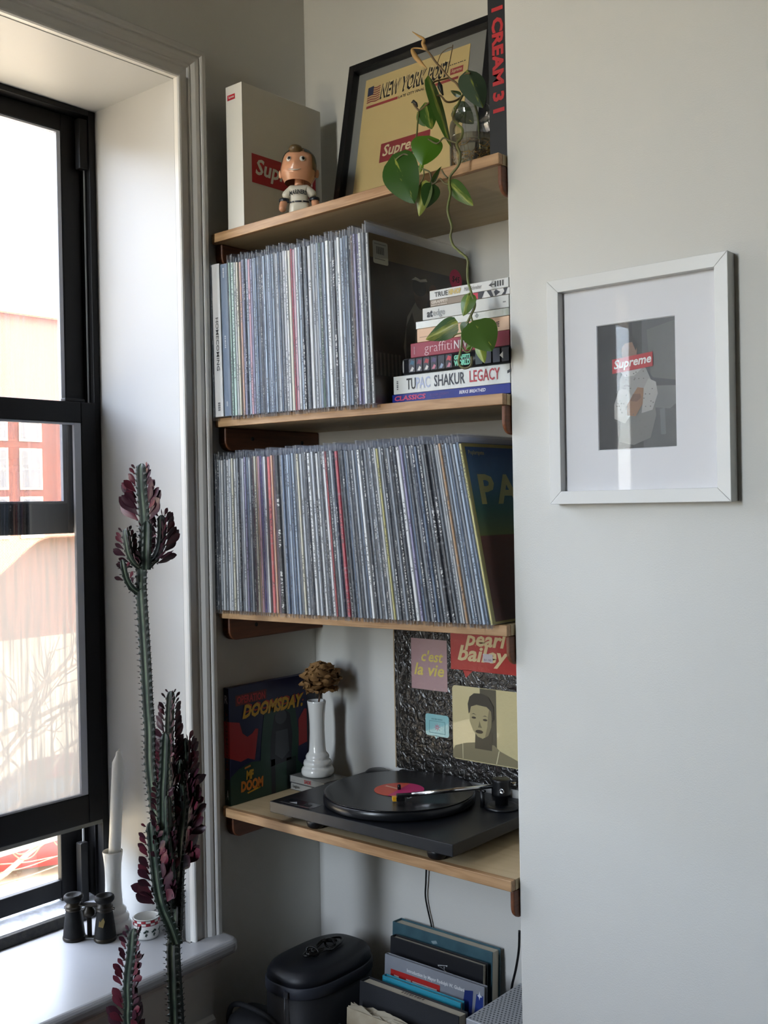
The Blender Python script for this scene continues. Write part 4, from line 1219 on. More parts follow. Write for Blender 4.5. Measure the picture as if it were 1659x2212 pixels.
# tonearm assembly
tx, ty = .5480, -.0600
MB().lathe([(.033, .0425), (.034, .046), (.030, .0485), (.024, .050)], (tx, ty, 0), 30).obj('arm_base', M_dark, tt)
MB().lathe([(.0125, .050), (.0125, .066), (.0175, .067), (.0180, .072), (.0180, .094), (.0185, .0960), (.0180, .0985), (.0165, .0995), (.0005, .0998)], (tx, ty, 0), 32).obj('arm_pivot', M_dark, tt)
M_chrome = mat('chrome', '#d6d8da', .12, metal=1.0)
hx, hy = .4190, -.1950
d = Vector((hx - tx, hy - ty, 0)).normalized()
MB().lathe([(.0052, 0), (.0056, .001), (.0036, .0012), (.0030, .0006), (.0005, .0006)], (tx + .012, ty - .0165, .080), 18, axis=Matrix(((1, 0, 0), (0, 0, -1), (0, 1, 0)))).obj('pivot_screw', M_chrome, tt)
A = Vector((tx, ty, .0855)) + d * .016; B = Vector((hx, hy, .0770)) - d * .012
MB().tube([A, B], .0041, 14).obj('tonearm', M_chrome, tt)
Bk = Vector((tx, ty, .0865)) - d * .016
MB().tube([Bk, Bk - d * .020], .0045, 12).obj('arm_stub', M_chrome, tt)
MB().tube([Bk - d * .018, Bk - d * .040], .0155, 24).obj('counterweight', M_dark, tt)
MB().tube([Bk - d * .0405, Bk - d * .042], .010, 20).obj('counterweight_face', M_chrome, tt)
q = Vector((-d.y, d.x, 0))
def obox(c, dx, dq, dz):
    c = Vector(c); vs = []
    for sz in (-1, 1):
        for sx, sq in ((-1, -1), (1, -1), (1, 1), (-1, 1)):
            vs.append(c + d * dx * sx + q * dq * sq + Vector((0, 0, dz * sz)))
    return MB().add(vs, [(3, 2, 1, 0), (4, 5, 6, 7), (0, 1, 5, 4), (1, 2, 6, 5), (2, 3, 7, 6), (3, 0, 4, 7)])
hs_ = obox((hx, hy, .0765), .017, .0075, .0022).obj('headshell', M_dark, tt, bevel=.001)
obox((hx + d.x * .010, hy + d.y * .010, .0708), .0085, .0062, .0042).obj('cartridge', M_chrome, tt, bevel=.0006)
obox((hx + d.x * .021, hy + d.y * .021, .0706), .0045, .0060, .0044).obj('stylus_guard', mat('yellow_plastic', '#d39a1a', .35), tt, bevel=.0008)
for s in (-1, 0, 1):
    p0 = Vector((hx, hy, .0715)) - d * .002 + q * .004 * s
    MB().tube(spline([p0, p0 - d * .006 + Vector((0, 0, -.001 + .001 * s)), p0 - d * .013 + Vector((0, 0, .004))], 4), .0006, 6).obj('cartridge_wire', ink(('#b9a23a', '#c9c7c2', '#9aa0a4')[s + 1]), tt)
# arm rest
MB().tube([(tx - .034, ty - .016, .0425), (tx - .034, ty - .016, .074)], .0045, 10).obj('arm_rest', M_dark, tt)
MB().tube([(tx - .034 - .010, ty - .016 + .006, .076), (tx - .034, ty - .016, .0735), (tx - .034 + .010, ty - .016 - .006, .076)], .0028, 8).obj('rest_clip', M_dark, tt)
# the record that is playing
vr = thing('vinyl_record', 'black vinyl record with orange and magenta label on the platter', 'vinyl record', (pcx, pcy, Z4 + .0628))
def groove_mat():
    m = bpy.data.materials.new('vinyl_grooves'); m.use_nodes = True
    n = m.node_tree.nodes; l = m.node_tree.links; b = n['Principled BSDF']
    b.inputs['Base Color'].default_value = lin('#0b0c0f'); b.inputs['Roughness'].default_value = .22; b.inputs['Anisotropic'].default_value = .6
    tc = n.new('ShaderNodeTexCoord'); sp = n.new('ShaderNodeSeparateXYZ'); l.new(tc.outputs['Object'], sp.inputs[0])
    cb = n.new('ShaderNodeCombineXYZ'); l.new(sp.outputs[0], cb.inputs[0]); l.new(sp.outputs[1], cb.inputs[1])
    ln = n.new('ShaderNodeVectorMath'); ln.operation = 'LENGTH'; l.new(cb.outputs[0], ln.inputs[0])
    mu = n.new('ShaderNodeMath'); mu.operation = 'MULTIPLY'; mu.inputs[1].default_value = 7000; l.new(ln.outputs['Value'], mu.inputs[0])
    si = n.new('ShaderNodeMath'); si.operation = 'SINE'; l.new(mu.outputs[0], si.inputs[0])
    bp = n.new('ShaderNodeBump'); bp.inputs['Strength'].default_value = .12; bp.inputs['Distance'].default_value = .0003; l.new(si.outputs[0], bp.inputs['Height']); l.new(bp.outputs[0], b.inputs['Normal'])
    return m
MB().lathe([(.0005, 0), (.148, 0), (.1495, .0006), (.1500, .0013), (.1490, .0020), (.146, .0018), (.052, .0018), (.0005, .0020)], (0, 0, 0), 96).obj('disc', groove_mat(), vr)
LF = Face((0, 0, .0021), (1, 0, 0), (0, 1, 0))
decal('label', LF, ell(0, 0, .050, .050, 48), ink('#c84a30', .45), vr, .0001)
decal('label_half', LF, [(.0500 * cos(a), .0500 * sin(a)) for a in [radians(-78 + 180 * k / 24) for k in range(25)]], ink('#c02a6a', .45), vr, .0003)
decal('label_bar', Face((0, 0, .0021), (.99, -.12, 0), (.12, .99, 0)), rect(-.040, -.004, .0, .004), ink('#d8805a', .45), vr, .0005)
type_line(Face((0, 0, .0021), (.99, -.12, 0), (.12, .99, 0)), -.038, -.0018, -.002, .0018, ink('#e4d4c4', .45), vr, 9, .0007)

# ---- record sleeve standing behind the player
pb = thing('record_cover', 'glossy black record cover with red corner and portrait, behind the record player', 'record cover', (0, 0, Z4 + .0592))
pX0, pY0 = .2215, .0135
def crinkle_mat():
    m = mat('crinkled_black_laminate', '#1c1a18', .3, coat=.8)
    n = m.node_tree.nodes; l = m.node_tree.links; b = n['Principled BSDF']
    tc = n.new('ShaderNodeTexCoord')
    t = n.new('ShaderNodeTexNoise'); t.inputs['Scale'].default_value = 60; t.inputs['Detail'].default_value = 2.5; t.inputs['Distortion'].default_value = 1.2
    l.new(tc.outputs['Object'], t.inputs['Vector'])
    bp = n.new('ShaderNodeBump'); bp.inputs['Strength'].default_value = .9; bp.inputs['Distance'].default_value = .006; l.new(t.outputs[0], bp.inputs['Height']); l.new(bp.outputs[0], b.inputs['Normal']); l.new(bp.outputs[0], b.inputs['Coat Normal'])
    return m
MB().box(pX0, pX0 + .318, pY0, pY0 + .0055, 0, .312).obj('jacket', [mat('kraft_edge', '#a58f6e', .7)], pb)
BF = Face((pX0, pY0, 0), (1, 0, 0), (0, 0, 1))
decal('laminate', BF, rect(.003, 0, .318, .312), crinkle_mat(), pb, .0004)
MB().tube([BF.at(.012, .004, .0006), BF.at(.011, .31, .0006)], .0007, 6).obj('edge_crease', ink('#6b675e', .3), pb)
decal('scuff', BF, [(.011, .128), (.028, .126), (.040, .118), (.041, .115), (.026, .122), (.011, .125)], ink('#050505', .3), pb, .0007)
def lam(col, nm):
    m = mat(nm, col, .3, coat=.4, bump=.5, bscale=95)
    return m
decal('rose_panel', BF, rect(.050, .178, .146, .286), lam('#a8888a', 'rose_print'), pb, .0008)
decal('red_panel', BF, rect(.156, .228, .318, .312), lam('#b02a26', 'red_print'), pb, .0008)
decal('speech_tail', BF, [(.186, .229), (.194, .212), (.212, .229)], lam('#b02a26', 'red_print'), pb, .0008)
text("c'est", BF, .078, .238, .136, .262, ink('#d2bf62', .4), pb, .02, .25, .0012)
text('la vie', BF, .058, .208, .138, .234, ink('#d2bf62', .4), pb, .02, .25, .0012)
text('pearl', BF, .192, .270, .296, .311, ink('#dfc99a', .4), pb, .03, .25, .0012)
text('bailey', BF, .174, .238, .300, .280, ink('#dfc99a', .4), pb, .03, .25, .0013)
decal('price_sticker', BF, rect(.238, .249, .262, .266), ink('#cfc6cc', .5), pb, .0018)
text('$1.00', BF, .241, .251, .259, .256, ink('#6f5f78', .5), pb, 0, 0, .0021)
decal('cyan_panel', BF, rrect(.086, .148, .082, .128, .006), lam('#7fb8bd', 'cyan_print'), pb, .0008)
decal('cyan_tail', BF, [(.108, .083), (.114, .076), (.120, .083)], lam('#7fb8bd', 'cyan_print'), pb, .0008)
for p in (rect(.096, .088, .097, .114), rect(.137, .088, .138, .114), rect(.096, .088, .138, .089), rect(.096, .113, .138, .114)):
    decal('line_print', BF, p, ink('#56868c'), pb, .0011)
for k in range(8):
    a = k * pi / 4
    decal('star_print', BF, [(.117 + .002 * cos(a + .5), .101 + .002 * sin(a + .5)), (.117 + .0095 * cos(a), .101 + .0095 * sin(a)), (.117 + .002 * cos(a - .5), .101 + .002 * sin(a - .5))], ink('#b85a78'), pb, .0011)
type_line(BF, .103, .1165, .133, .1195, ink('#56868c'), pb, 7, .0011)
decal('photo_panel', BF, rrect(.158, .330, .042, .195, .008), lam('#c5b98c', 'cream_print'), pb, .0008)
decal('photo_shade', BF, [(.228, .045), (.268, .045), (.268, .194), (.228, .194)], ink('#4d4838', .4), pb, .0010)
decal('portrait_shoulders', BF, [(.158, .044), (.318, .044), (.318, .058), (.275, .072), (.262, .082), (.212, .082), (.19, .078), (.165, .07), (.158, .06)], ink('#82795c', .4), pb, .0013)
decal('portrait_neck', BF, [(.214, .070), (.256, .070), (.258, .108), (.216, .105)], ink('#4a4434', .4), pb, .0015)
decal('portrait_face', BF, [(.203, .148), (.202, .125), (.210, .107), (.222, .095), (.234, .092), (.248, .100), (.256, .118), (.258, .148), (.25, .165), (.228, .17), (.208, .162)], ink('#a2976f', .4), pb, .0017)
decal('portrait_cheek_shade', BF, [(.240, .096), (.248, .100), (.256, .118), (.258, .148), (.252, .158), (.248, .140), (.246, .118)], ink('#7d7456', .4), pb, .0018)
decal('portrait_hair', BF, [(.200, .140), (.198, .160), (.203, .175), (.214, .183), (.232, .184), (.25, .178), (.262, .160), (.263, .135), (.258, .128), (.256, .150), (.245, .158), (.220, .160), (.206, .155), (.203, .143)], ink('#2d291f', .4), pb, .0020)
for (cx, yy) in ((.213, .133), (.241, .131)):
    decal('portrait_eye', BF, ell(cx, yy, .0055, .0022), ink('#2a261d', .4), pb, .0021)
    decal('portrait_brow', BF, [(cx - .007, yy + .0065), (cx, yy + .009), (cx + .007, yy + .006), (cx, yy + .0075)], ink('#2a261d', .4), pb, .0021)
decal('portrait_nose', BF, [(.223, .114), (.233, .114), (.230, .119), (.227, .128), (.225, .119)], ink('#6d6548', .4), pb, .0021)
decal('portrait_mouth', BF, ell(.226, .1055, .0095, .0038), ink('#3a3124', .4), pb, .0021)
decal('portrait_strap', BF, rect(.183, .045, .1845, .078), ink('#d6cda6', .4), pb, .0018)
decal('portrait_strap', BF, [(.266, .045), (.268, .045), (.275, .072), (.273, .072)], ink('#d6cda6', .4), pb, .0018)

# ================================================================== things below the record player
Z5 = SHELF[5][0] + .0006
# ---- upright books, covers to the room, leaning on the back wall
def upright(name, label, x0, x1, yb, z_top, thick, m_cover, lean=4.0, m_pages=None, rotz=0.0):
    h = (z_top - Z5) / cos(radians(lean))
    t = thing(name, label, 'book', (x0, yb, Z5), 'books standing below the record player', (radians(-lean), 0, rotz))
    w = x1 - x0; c = .0022
    MB().box(0, w, 0, c, 0, h).obj('front_cover', m_cover, t, bevel=.0006)
    MB().box(0, w, thick - c, thick, 0, h).obj('back_cover', m_cover, t, bevel=.0006)
    MB().box(0, c, c, thick - c, 0, h).obj('spine', m_cover, t)
    MB().box(c, w - .004, c, thick - c, .003, h - .004).obj('pages', m_pages or mat('book_pages', '#cfc8b6', .8), t)
    return t, Face((0, 0, 0), (1, 0, 0), (0, 0, 1)), w, h
T1, F, w, h = upright('teal_album', 'tall worn teal album furthest back below the record player', .2330, .4920, -.0370, .5905, .030, mat('worn_teal_cover', '#2f4f5a', .45, color2='#3d606a', scale=25), 3.0)
decal('sticker_glint', F, [(.105, h - .016), (.118, h - .012), (.122, h - .017), (.110, h - .021)], ink('#8fa3a8', .2), T1)
T2, F, w, h = upright('black_book', 'black book with outlined white letters in front of the teal album', .2500, .4880, -.0640, .5720, .018, mat('black_book_cover', '#1c1d21', .4), 3.0)
text('INA', F, .127, h - .062, .151, h - .022, ink('#b9bbbd'), T2, .004, .15, turn=90)
text('INA', F, .1300, h - .0605, .1480, h - .0235, ink('#222327'), T2, -.012, .15, .0009, turn=90, name='letter_core')
T3, F, w, h = upright('magazine_book', 'grey photo book with red corner panel and small white type', .2640, .5160, -.1010, .5500, .011, mat('grey_sky_cover', '#7c8088', .35, color2='#8d9199', scale=7), 3.5)
decal('red_panel', F, rect(.017, h - .110, .145, h - .026), ink('#a82420', .4), T3)
text('LIFE', F, .026, h - .100, .138, h - .036, ink('#d5d2d0'), T3, .05)
text('Introduction by Mayor Rudolph W. Giuliani', F, .060, h - .024, .205, h - .0145, ink('#d5d6d8'), T3, .03)
decal('blue_tower', F, [(.196, h - .085), (.206, h - .018), (.226, h - .014), (.222, h - .09)], ink('#1d2c66', .35), T3)
decal('blue_tower', F, [(.224, h - .10), (.234, h - .018), (.250, h - .018), (.248, h - .10)], ink('#23367a', .35), T3)
decal('star_glint', F, [(.236, h - .020), (.240, h - .017), (.2415, h - .010), (.243, h - .017), (.248, h - .020), (.243, h - .022), (.2415, h - .028), (.240, h - .022)], ink('#c3c9d8'), T3, .0009)
T4, F, w, h = upright('cyan_book', 'thin turquoise book with cream page edges, in front of the grey photo book', .2800, .4790, -.1290, .5190, .013, mat('turquoise_cover', '#2f8fa6', .35), 4.0)
T5, F, w, h = upright('charcoal_binder', 'thick charcoal cloth-bound book beside the black case', .2560, .5060, -.1720, .5170, .030, mat('charcoal_cloth', '#191b20', .7, bump=.2, bscale=500), 4.0)
type_line(Face((0, .0, h + .0002), (1, 0, 0), (0, 1, 0)), .10, .010, .158, .017, ink('#5b4c40'), T5, 9)
# crumpled papers and folders at the very front
T6, F, w, h = upright('tattered_folder', 'tattered cream folder of loose papers in front of the charcoal book', .2640, .4900, -.2150, .4830, .024, mat('grubby_cream_card', '#b3a891', .8, color2='#9a8d74', scale=18), 3.0)
pm = MB()
rnd = random.Random(4)
for k in range(5):
    y = .004 + k * .004; n = 14
    vs = []; fs = []
    for i in range(n + 1):
        x = .002 + (w - .004) * i / n
        vs.append((x, y + rnd.uniform(-.001, .001), h - .03)); vs.append((x, y + rnd.uniform(-.003, .003), h + .001 + .006 * rnd.random() + .005 * sin(i * .8 + k)))
    for i in range(n): fs.append((2 * i, 2 * i + 2, 2 * i + 3, 2 * i + 1))
    MB().add(vs, fs).obj('loose_sheet', mat('yellowed_paper', '#a39a86', .8), T6, recalc=False)
T7, F, w, h = upright('blue_folder', 'blue-grey plastic folder with a white label, front of the standing papers', .2640, .4900, -.2400, .4590, .008, mat('blue_grey_plastic', '#3d525e', .3), 2.0)
decal('folder_label', F, rect(.004, h - .014, .040, h - .004), ink('#8f9a9e', .4), T7)

# ---- white perforated speaker
sp_ = thing('speaker', 'pale grey box speaker with a perforated top at the right edge', 'speaker', (.572, -.222, Z5))
SH = .560 - Z5
M_spk = mat('pale_grey_metal', '#b3b8bf', .4, metal=.3)
MB().box(0, RW - .002 - .572, 0, .180, 0, SH).obj('cabinet', M_spk, sp_, bevel=.0015)
hm = MB()
nx, ny = 18, 24
for i in range(nx):
    for j in range(ny):
        xx = .006 + i * .0075 + (.00375 if j % 2 else 0); yy = .006 + j * .0073
        if xx > RW - .576 - .572 + .57: continue
        hm.add([(xx + .0021 * cos(2 * pi * k / 8), yy + .0021 * sin(2 * pi * k / 8), SH + .0002) for k in range(8)], [tuple(range(8))])
ho = hm.obj('perforations', ink('#4a4e55', .6), sp_); ho['kind'] = 'stuff'

# ---- black hard case with a zip, cord on top
cs = thing('black_case', 'rounded black zip case with a coiled cord on its lid', 'case', (.157, -.168, Z5 + .06))
M_case = mat('black_nylon', '#101217', .62, bump=.15, bscale=700)
M_case2 = mat('black_eva_lid', '#14171e', .5, bump=.05, bscale=300)
def super_loft(prof, ax, ay, n=2.9, seg=48, smooth=True):
    """stack of rounded rectangles: prof = [(inset, z)]"""
    vs = []; fs = []
    for ins, z in prof:
        for k in range(seg):
            a = 2 * pi * k / seg
            c, s = cos(a), sin(a)
            vs.append(((ax - ins) * math.copysign(abs(c) ** (2 / n), c), (ay - ins) * math.copysign(abs(s) ** (2 / n), s), z))
    m = len(prof)
    for i in range(m - 1):
        for k in range(seg):
            k2 = (k + 1) % seg
            fs.append((i * seg + k, i * seg + k2, (i + 1) * seg + k2, (i + 1) * seg + k))
    fs.append(tuple(range(seg - 1, -1, -1))); fs.append(tuple((m - 1) * seg + k for k in range(seg)))
    return MB().add(vs, fs, smooth)
ca, cb_ = .078, .120
ztop = .556 - Z5 - .06
super_loft([(.012, 0), (.004, .006), (.001, .02), (.001, ztop - .052)], ca, cb_).obj('body', M_case, cs)
super_loft([(.0, ztop - .051), (-.0015, ztop - .049), (-.0015, ztop - .030), (.0, ztop - .028)], ca, cb_).obj('zip_band', mat('grey_zip_tape', '#2a2e37', .6), cs)
super_loft([(.001, ztop - .0279), (.0025, ztop - .016), (.008, ztop - .007), (.018, ztop - .002), (.034, ztop), (.06, ztop + .0015)], ca, cb_).obj('lid', M_case2, cs)
zp = MB()
zp.box(.020, .030, -.1265, -.1235, ztop - .046, ztop - .034)
zp.tube([(.025, -.1275, ztop - .044), (.026, -.130, ztop - .075), (.026, -.129, ztop - .105)], .0012, 6)
zp.obj('zip_pull', mat('dull_metal', '#6f7278', .3, metal=.8), cs)
cd = thing('coiled_cord', 'black glossy cord coiled on the lid of the zip case', 'cord', (.162, -.162, .557))
M_cord = mat('black_rubber_cord', '#0d0e10', .22)
pts = []
for k in range(90):
    a = k * .35; r = .030 + .010 * sin(k * .21)
    pts.append((.55 * r * cos(a) + .004 * sin(k * .13), 1.45 * r * sin(a), .005 + .0012 * (k % 9) * .6))
MB().tube(spline(pts, 2), .0023, 7).obj('coil', M_cord, cd)
for k, (yy, ww) in enumerate(((-.032, .017), (.020, .014))):
    MB().tube([(ww * cos(2 * pi * j / 16), yy + .006 * sin(2 * pi * j / 16) * .6, .0085 + .0075 * sin(2 * pi * j / 16)) for j in range(17)], .0024, 7).obj('tie', M_cord, cd)
# ---- black camera bag in front and below, with strap and pouch
bg = thing('camera_bag', 'black fabric camera bag in front of the zip case', 'bag', (.105, -.272, Z5), None, (0, 0, radians(8)))
M_bag = mat('black_bag_fabric', '#0e1015', .75, bump=.25, bscale=420)
def bag_loft(prof, ax, ay): return super_loft(prof, ax, ay, 4.5, 40)
bag_loft([(.008, 0), (.0, .01), (.0, .155), (.006, .175), (.02, .186)], .085, .048).obj('body', M_bag, bg)
pk = bag_loft([(.006, .02), (.0, .03), (.0, .12), (.005, .135), (.014, .14)], .055, .018).obj('front_pocket', M_bag, bg); pk.location = (.012, -.056, 0)
MB().tube(spline([(-.088, 0, .10), (-.100, -.004, .15), (-.080, -.01, .190), (-.02, -.02, .199), (.05, -.03, .185), (.089, -.02, .12)], 6), .0055, 8).obj('strap', M_bag, bg)
MB().lathe([(.0005, .006), (.006, .005), (.010, 0), (.010, -.003)], (.020, -.0755, .110), 20, axis=Matrix(((1, 0, 0), (0, 0, -1), (0, 1, 0)))).obj('buckle', mat('dull_metal', '#6f7278', .3, metal=.8), bg)
# ---- round bin / basket at the far left
bn = thing('round_basket', 'round basket with a dark rim at the foot of the window wall', 'basket', (.057, -.395, 0))
M_bas = mat('pale_woven_basket', '#a59a86', .8, bump=.6, bscale=90)
MB().lathe([(.0005, .001), (.058, .001), (.066, .02), (.072, .38), (.0735, .400), (.070, .402), (.066, .39), (.060, .03), (.0005, .03)], (0, 0, 0), 40, cap=False).obj('wall', M_bas, bn)
MB().tube([(.072 * cos(2 * pi * k / 40), .072 * sin(2 * pi * k / 40), .405) for k in range(41)], .0055, 10, cap=False).obj('rim', mat('dark_rim', '#1a1714', .6), bn)
# ---- cables
c1 = thing('power_cable', 'thin black cable hanging below the record player', 'cable', (0, 0, 0))
MB().tube(spline([(0.3048,0.0100,0.7189), (0.3011,0.0120,0.6810), (0.2984,0.0130,0.6504), (0.3032,0.0140,0.6215), (0.3113,0.0140,0.5937), (0.3191,0.0140,0.5561), (0.3281,0.0120,0.5049)], 6), .0019, 8).obj('cord', M_cord, c1)
c2 = thing('speaker_cable', 'black cable running down the right wall to the speaker', 'cable', (0, 0, 0))
MB().tube(spline([(0.5637,-0.0300,0.6550), (0.5618,-0.0300,0.6184), (0.5560,-0.0320,0.5814), (0.5480,-0.0340,0.5482), (0.5405,-0.0300,0.5219)], 6), .0024, 8).obj('cord', M_cord, c2)

# ================================================================== on the window sill
ZS = .5974
v2 = vase('candle_vase', 'white milk-glass vase on the window sill, holding a candle', (-.1960, -.4270, ZS), 1.06)
cn = thing('candle', 'tall white taper candle leaning in the vase on the sill', 'candle', (-.1960, -.4270, ZS + .100), None, (radians(-2.4), radians(2.6), 0))
M_wax = mat('white_wax', '#dfe0de', .4, subsurf=.4)
MB().lathe([(.0005, 0), (.0098, 0), (.0108, .02), (.0112, .15), (.0112, .245), (.0085, .2515), (.0055, .259), (.0048, .266), (.0030, .268), (.0005, .2675)], (0, 0, 0), 28).obj('wax', M_wax, cn).scale = (1.15, 1.15, 1.04)
MB().tube([(0, 0, .276), (.0005, 0, .283)], .0012, 6).obj('wick', ink('#d8d4c8'), cn)

# opera glasses
og = thing('opera_glasses', 'worn black opera glasses standing on the window sill', 'opera glasses', (-.1938, -.4890, ZS), None, (0, 0, math.atan2(.0376, .0565)))
M_lea = mat('worn_black_leather', '#0a0a0b', .65, spec=.25, color2='#151412', scale=60, bump=.15, bscale=250)
M_brass = mat('blackened_brass', '#1c1a17', .4, metal=.5, color2='#30291d', scale=40)
for s in (-1, 1):
    x = s * .0335
    MB().lathe([(.0215, .0015), (.0225, .004), (.0220, .010), (.0205, .026), (.0175, .050), (.0158, .060), (.0155, .062)], (x, 0, 0), 34).obj('barrel', M_lea, og)
    MB().lathe([(.0005, .0), (.0222, .0), (.0232, .0015), (.0236, .004), (.0230, .007), (.0224, .0075)], (x, 0, 0), 34, cap=False).obj('objective_rim', M_brass, og)
    MB().lathe([(.0160, .060), (.0172, .0615), (.0172, .0640), (.0160, .0650), (.0160, .0675), (.0170, .0685), (.0168, .0705), (.0145, .0720), (.0140, .078)], (x, 0, 0), 34, cap=False).obj('collar', M_brass, og)
    MB().lathe([(.0140, .0775), (.0165, .0790), (.0198, .0830), (.0205, .0870), (.0195, .0905), (.0175, .0925), (.0150, .0925), (.0125, .0905), (.0100, .0880), (.0005, .0860)], (x, 0, 0), 34, cap=False).obj('eyecup', M_lea, og)
    MB().tube([(x + s * .0165, 0, .064), (x + s * .0205, 0, .0625), (x + s * .0205, .002, .066), (x + s * .0165, .001, .067)], .0010, 6).obj('strap_ring', M_brass, og)
MB().prism([(-.0335, -.006), (-.010, -.009), (.010, -.009), (.0335, -.006), (.0335, .006), (.010, .009), (-.010, .009), (-.0335, .006)], .0705, .0735).obj('top_bridge', M_brass, og, bevel=.0008)
MB().prism([(-.030, -.004), (.030, -.004), (.030, .006), (-.030, .006)], .004, .0065).obj('lower_bridge', M_brass, og, bevel=.0006)
MB().lathe([(.0050, .006), (.0050, .046), (.0075, .047), (.0115, .050), (.0125, .054), (.0120, .060), (.0095, .064), (.0080, .0655), (.0080, .0710)], (0, 0, 0), 26).obj('focus_column', M_brass, og)
decal('bare_patch', Face((.0335, -.0188, .040), (1, 0, 0), (0, .22, 1)), [(-.006, -.006), (.004, -.008), (.007, .004), (.003, .012), (-.002, .003), (-.005, .006)], ink('#6b5a2c', .4), og, .0006)

# small holly bowl with a checked rim
bo = thing('small_bowl', 'small white china bowl with red-checked rim and holly leaves', 'bowl', (-.1120, -.4060, ZS))
M_china = mat('white_china', '#dcdcd8', .2, coat=.5)
R0 = .0275
MB().lathe([(.0005, .003), (.021, .003), (.021, .0), (.0235, .0), (.0262, .004), (R0, .012), (R0, .040), (R0 - .0005, .0425), (R0 - .0022, .0425), (R0 - .0028, .040), (R0 - .003, .014), (.018, .007), (.0005, .006)], (0, 0, 0), 48, cap=False).obj('bowl_body', M_china, bo)
ck = MB(); sg = 72
for (za, zb_) in ((.0305, .0352), (.0358, .0405)):
    for k in range(sg):
        a0, a1 = 2 * pi * k / sg, 2 * pi * (k + 1) / sg
        r = R0 + .0003
        ck.add([(r * cos(a0), r * sin(a0), za), (r * cos(a1), r * sin(a1), za), (r * cos(a1), r * sin(a1), zb_), (r * cos(a0), r * sin(a0), zb_)], [(0, 1, 2, 3)], True, mi=(k // 4 + (0 if za < .035 else 1)) % 2)
ck.obj('checked_rim', [ink('#9e2733', .3), ink('#d9d6d2', .3)], bo, recalc=False)
for zz, th in ((.0300, .0006), (.0355, .0004), (.0410, .0006)):
    MB().lathe([(R0 + .0005, zz - th), (R0 + .0009, zz), (R0 + .0005, zz + th)], (0, 0, 0), 48, cap=False).obj('rim_line', ink('#7d1f28' if zz < .035 else '#2a1a1a', .3), bo)
for ang in (250, 285, 320, 355, 30, 215):
    for (da, dz, rt_) in ((-4, .018, .4), (5, .020, -.5), (1, .012, 1.2)):
        a = radians(ang + da)
        r = R0 + .0004
        hl = []
        for k in range(10):
            b = 2 * pi * k / 10
            rad_ = .0052 if k % 2 == 0 else .0028
            u, w_ = rad_ * cos(b) * 1.0, rad_ * sin(b) * .62
            u2 = u * cos(rt_) - w_ * sin(rt_); w2 = u * sin(rt_) + w_ * cos(rt_)
            aa = a + u2 / r
            hl.append((r * cos(aa), r * sin(aa), dz + w2))
        MB().add(hl, [tuple(range(10))]).obj('holly_leaf', ink('#1c2f27', .35), bo, recalc=False)
MB().lathe([(.0005, .009), (.022, .0085), (.0225, .0078)], (0, 0, 0), 24).obj('contents', mat('dark_contents', '#5d5148', .8, noise=.5, scale=300), bo)
# black slat standing on the sill near the casing
st_ = tag(box('wooden_stake', -.052, -.034, -.383, -.376, ZS, ZS + .105, mat('black_slat', '#0f1012', .5)), 'short black slat standing on the sill behind the tall cactus', 'slat')

# ================================================================== tall cactus-like spurge in front of the window
M_cgreen = mat('spurge_green', '#1f2c22', .5, color2='#121b15', scale=24, bump=.1, bscale=120)
M_cpale = mat('spurge_pale_midrib', '#6d7a64', .5, color2='#3f5044', scale=30)
M_cleaf = mat('burgundy_leaf', '#48202d', .4, color2='#2f1722', scale=40)
M_cleaf2 = mat('red_leaf', '#702938', .4, color2='#4a1f2a', scale=40)
M_thorn = mat('thorn_brown', '#221712', .6)
cact = thing('spurge_plant', 'tall dark cactus-like spurge with burgundy leaves in front of the window', 'plant', (0, 0, 0))
def leaf_paddle():
    n, k = 8, 4
    vs = []; fs = []
    for i in range(n + 1):
        t = i / n
        w = .36 * (sin(pi * t ** 1.6) ** .8) * (1 if t > .02 else 0) + (.025 if t < .3 else 0)
        if i == n: w = .02
        for j in range(k + 1):
            u = (j / k - .5) * 2
            vs.append((u * w * .62, .10 * t * t + .10 * u * u * w, t))
    for i in range(n):
        for j in range(k):
            a = i * (k + 1) + j
            fs.append((a, a + 1, a + k + 2, a + k + 1))
    return vs, fs
lv, lf = leaf_paddle()
LEAF_A = MB().add(lv, lf, True).mesh('leaf', M_cleaf)
LEAF_B = MB().add(lv, lf, True).mesh('leaf', M_cleaf2)
CAMP = Vector((1.7047, -1.7627, 1.4889))
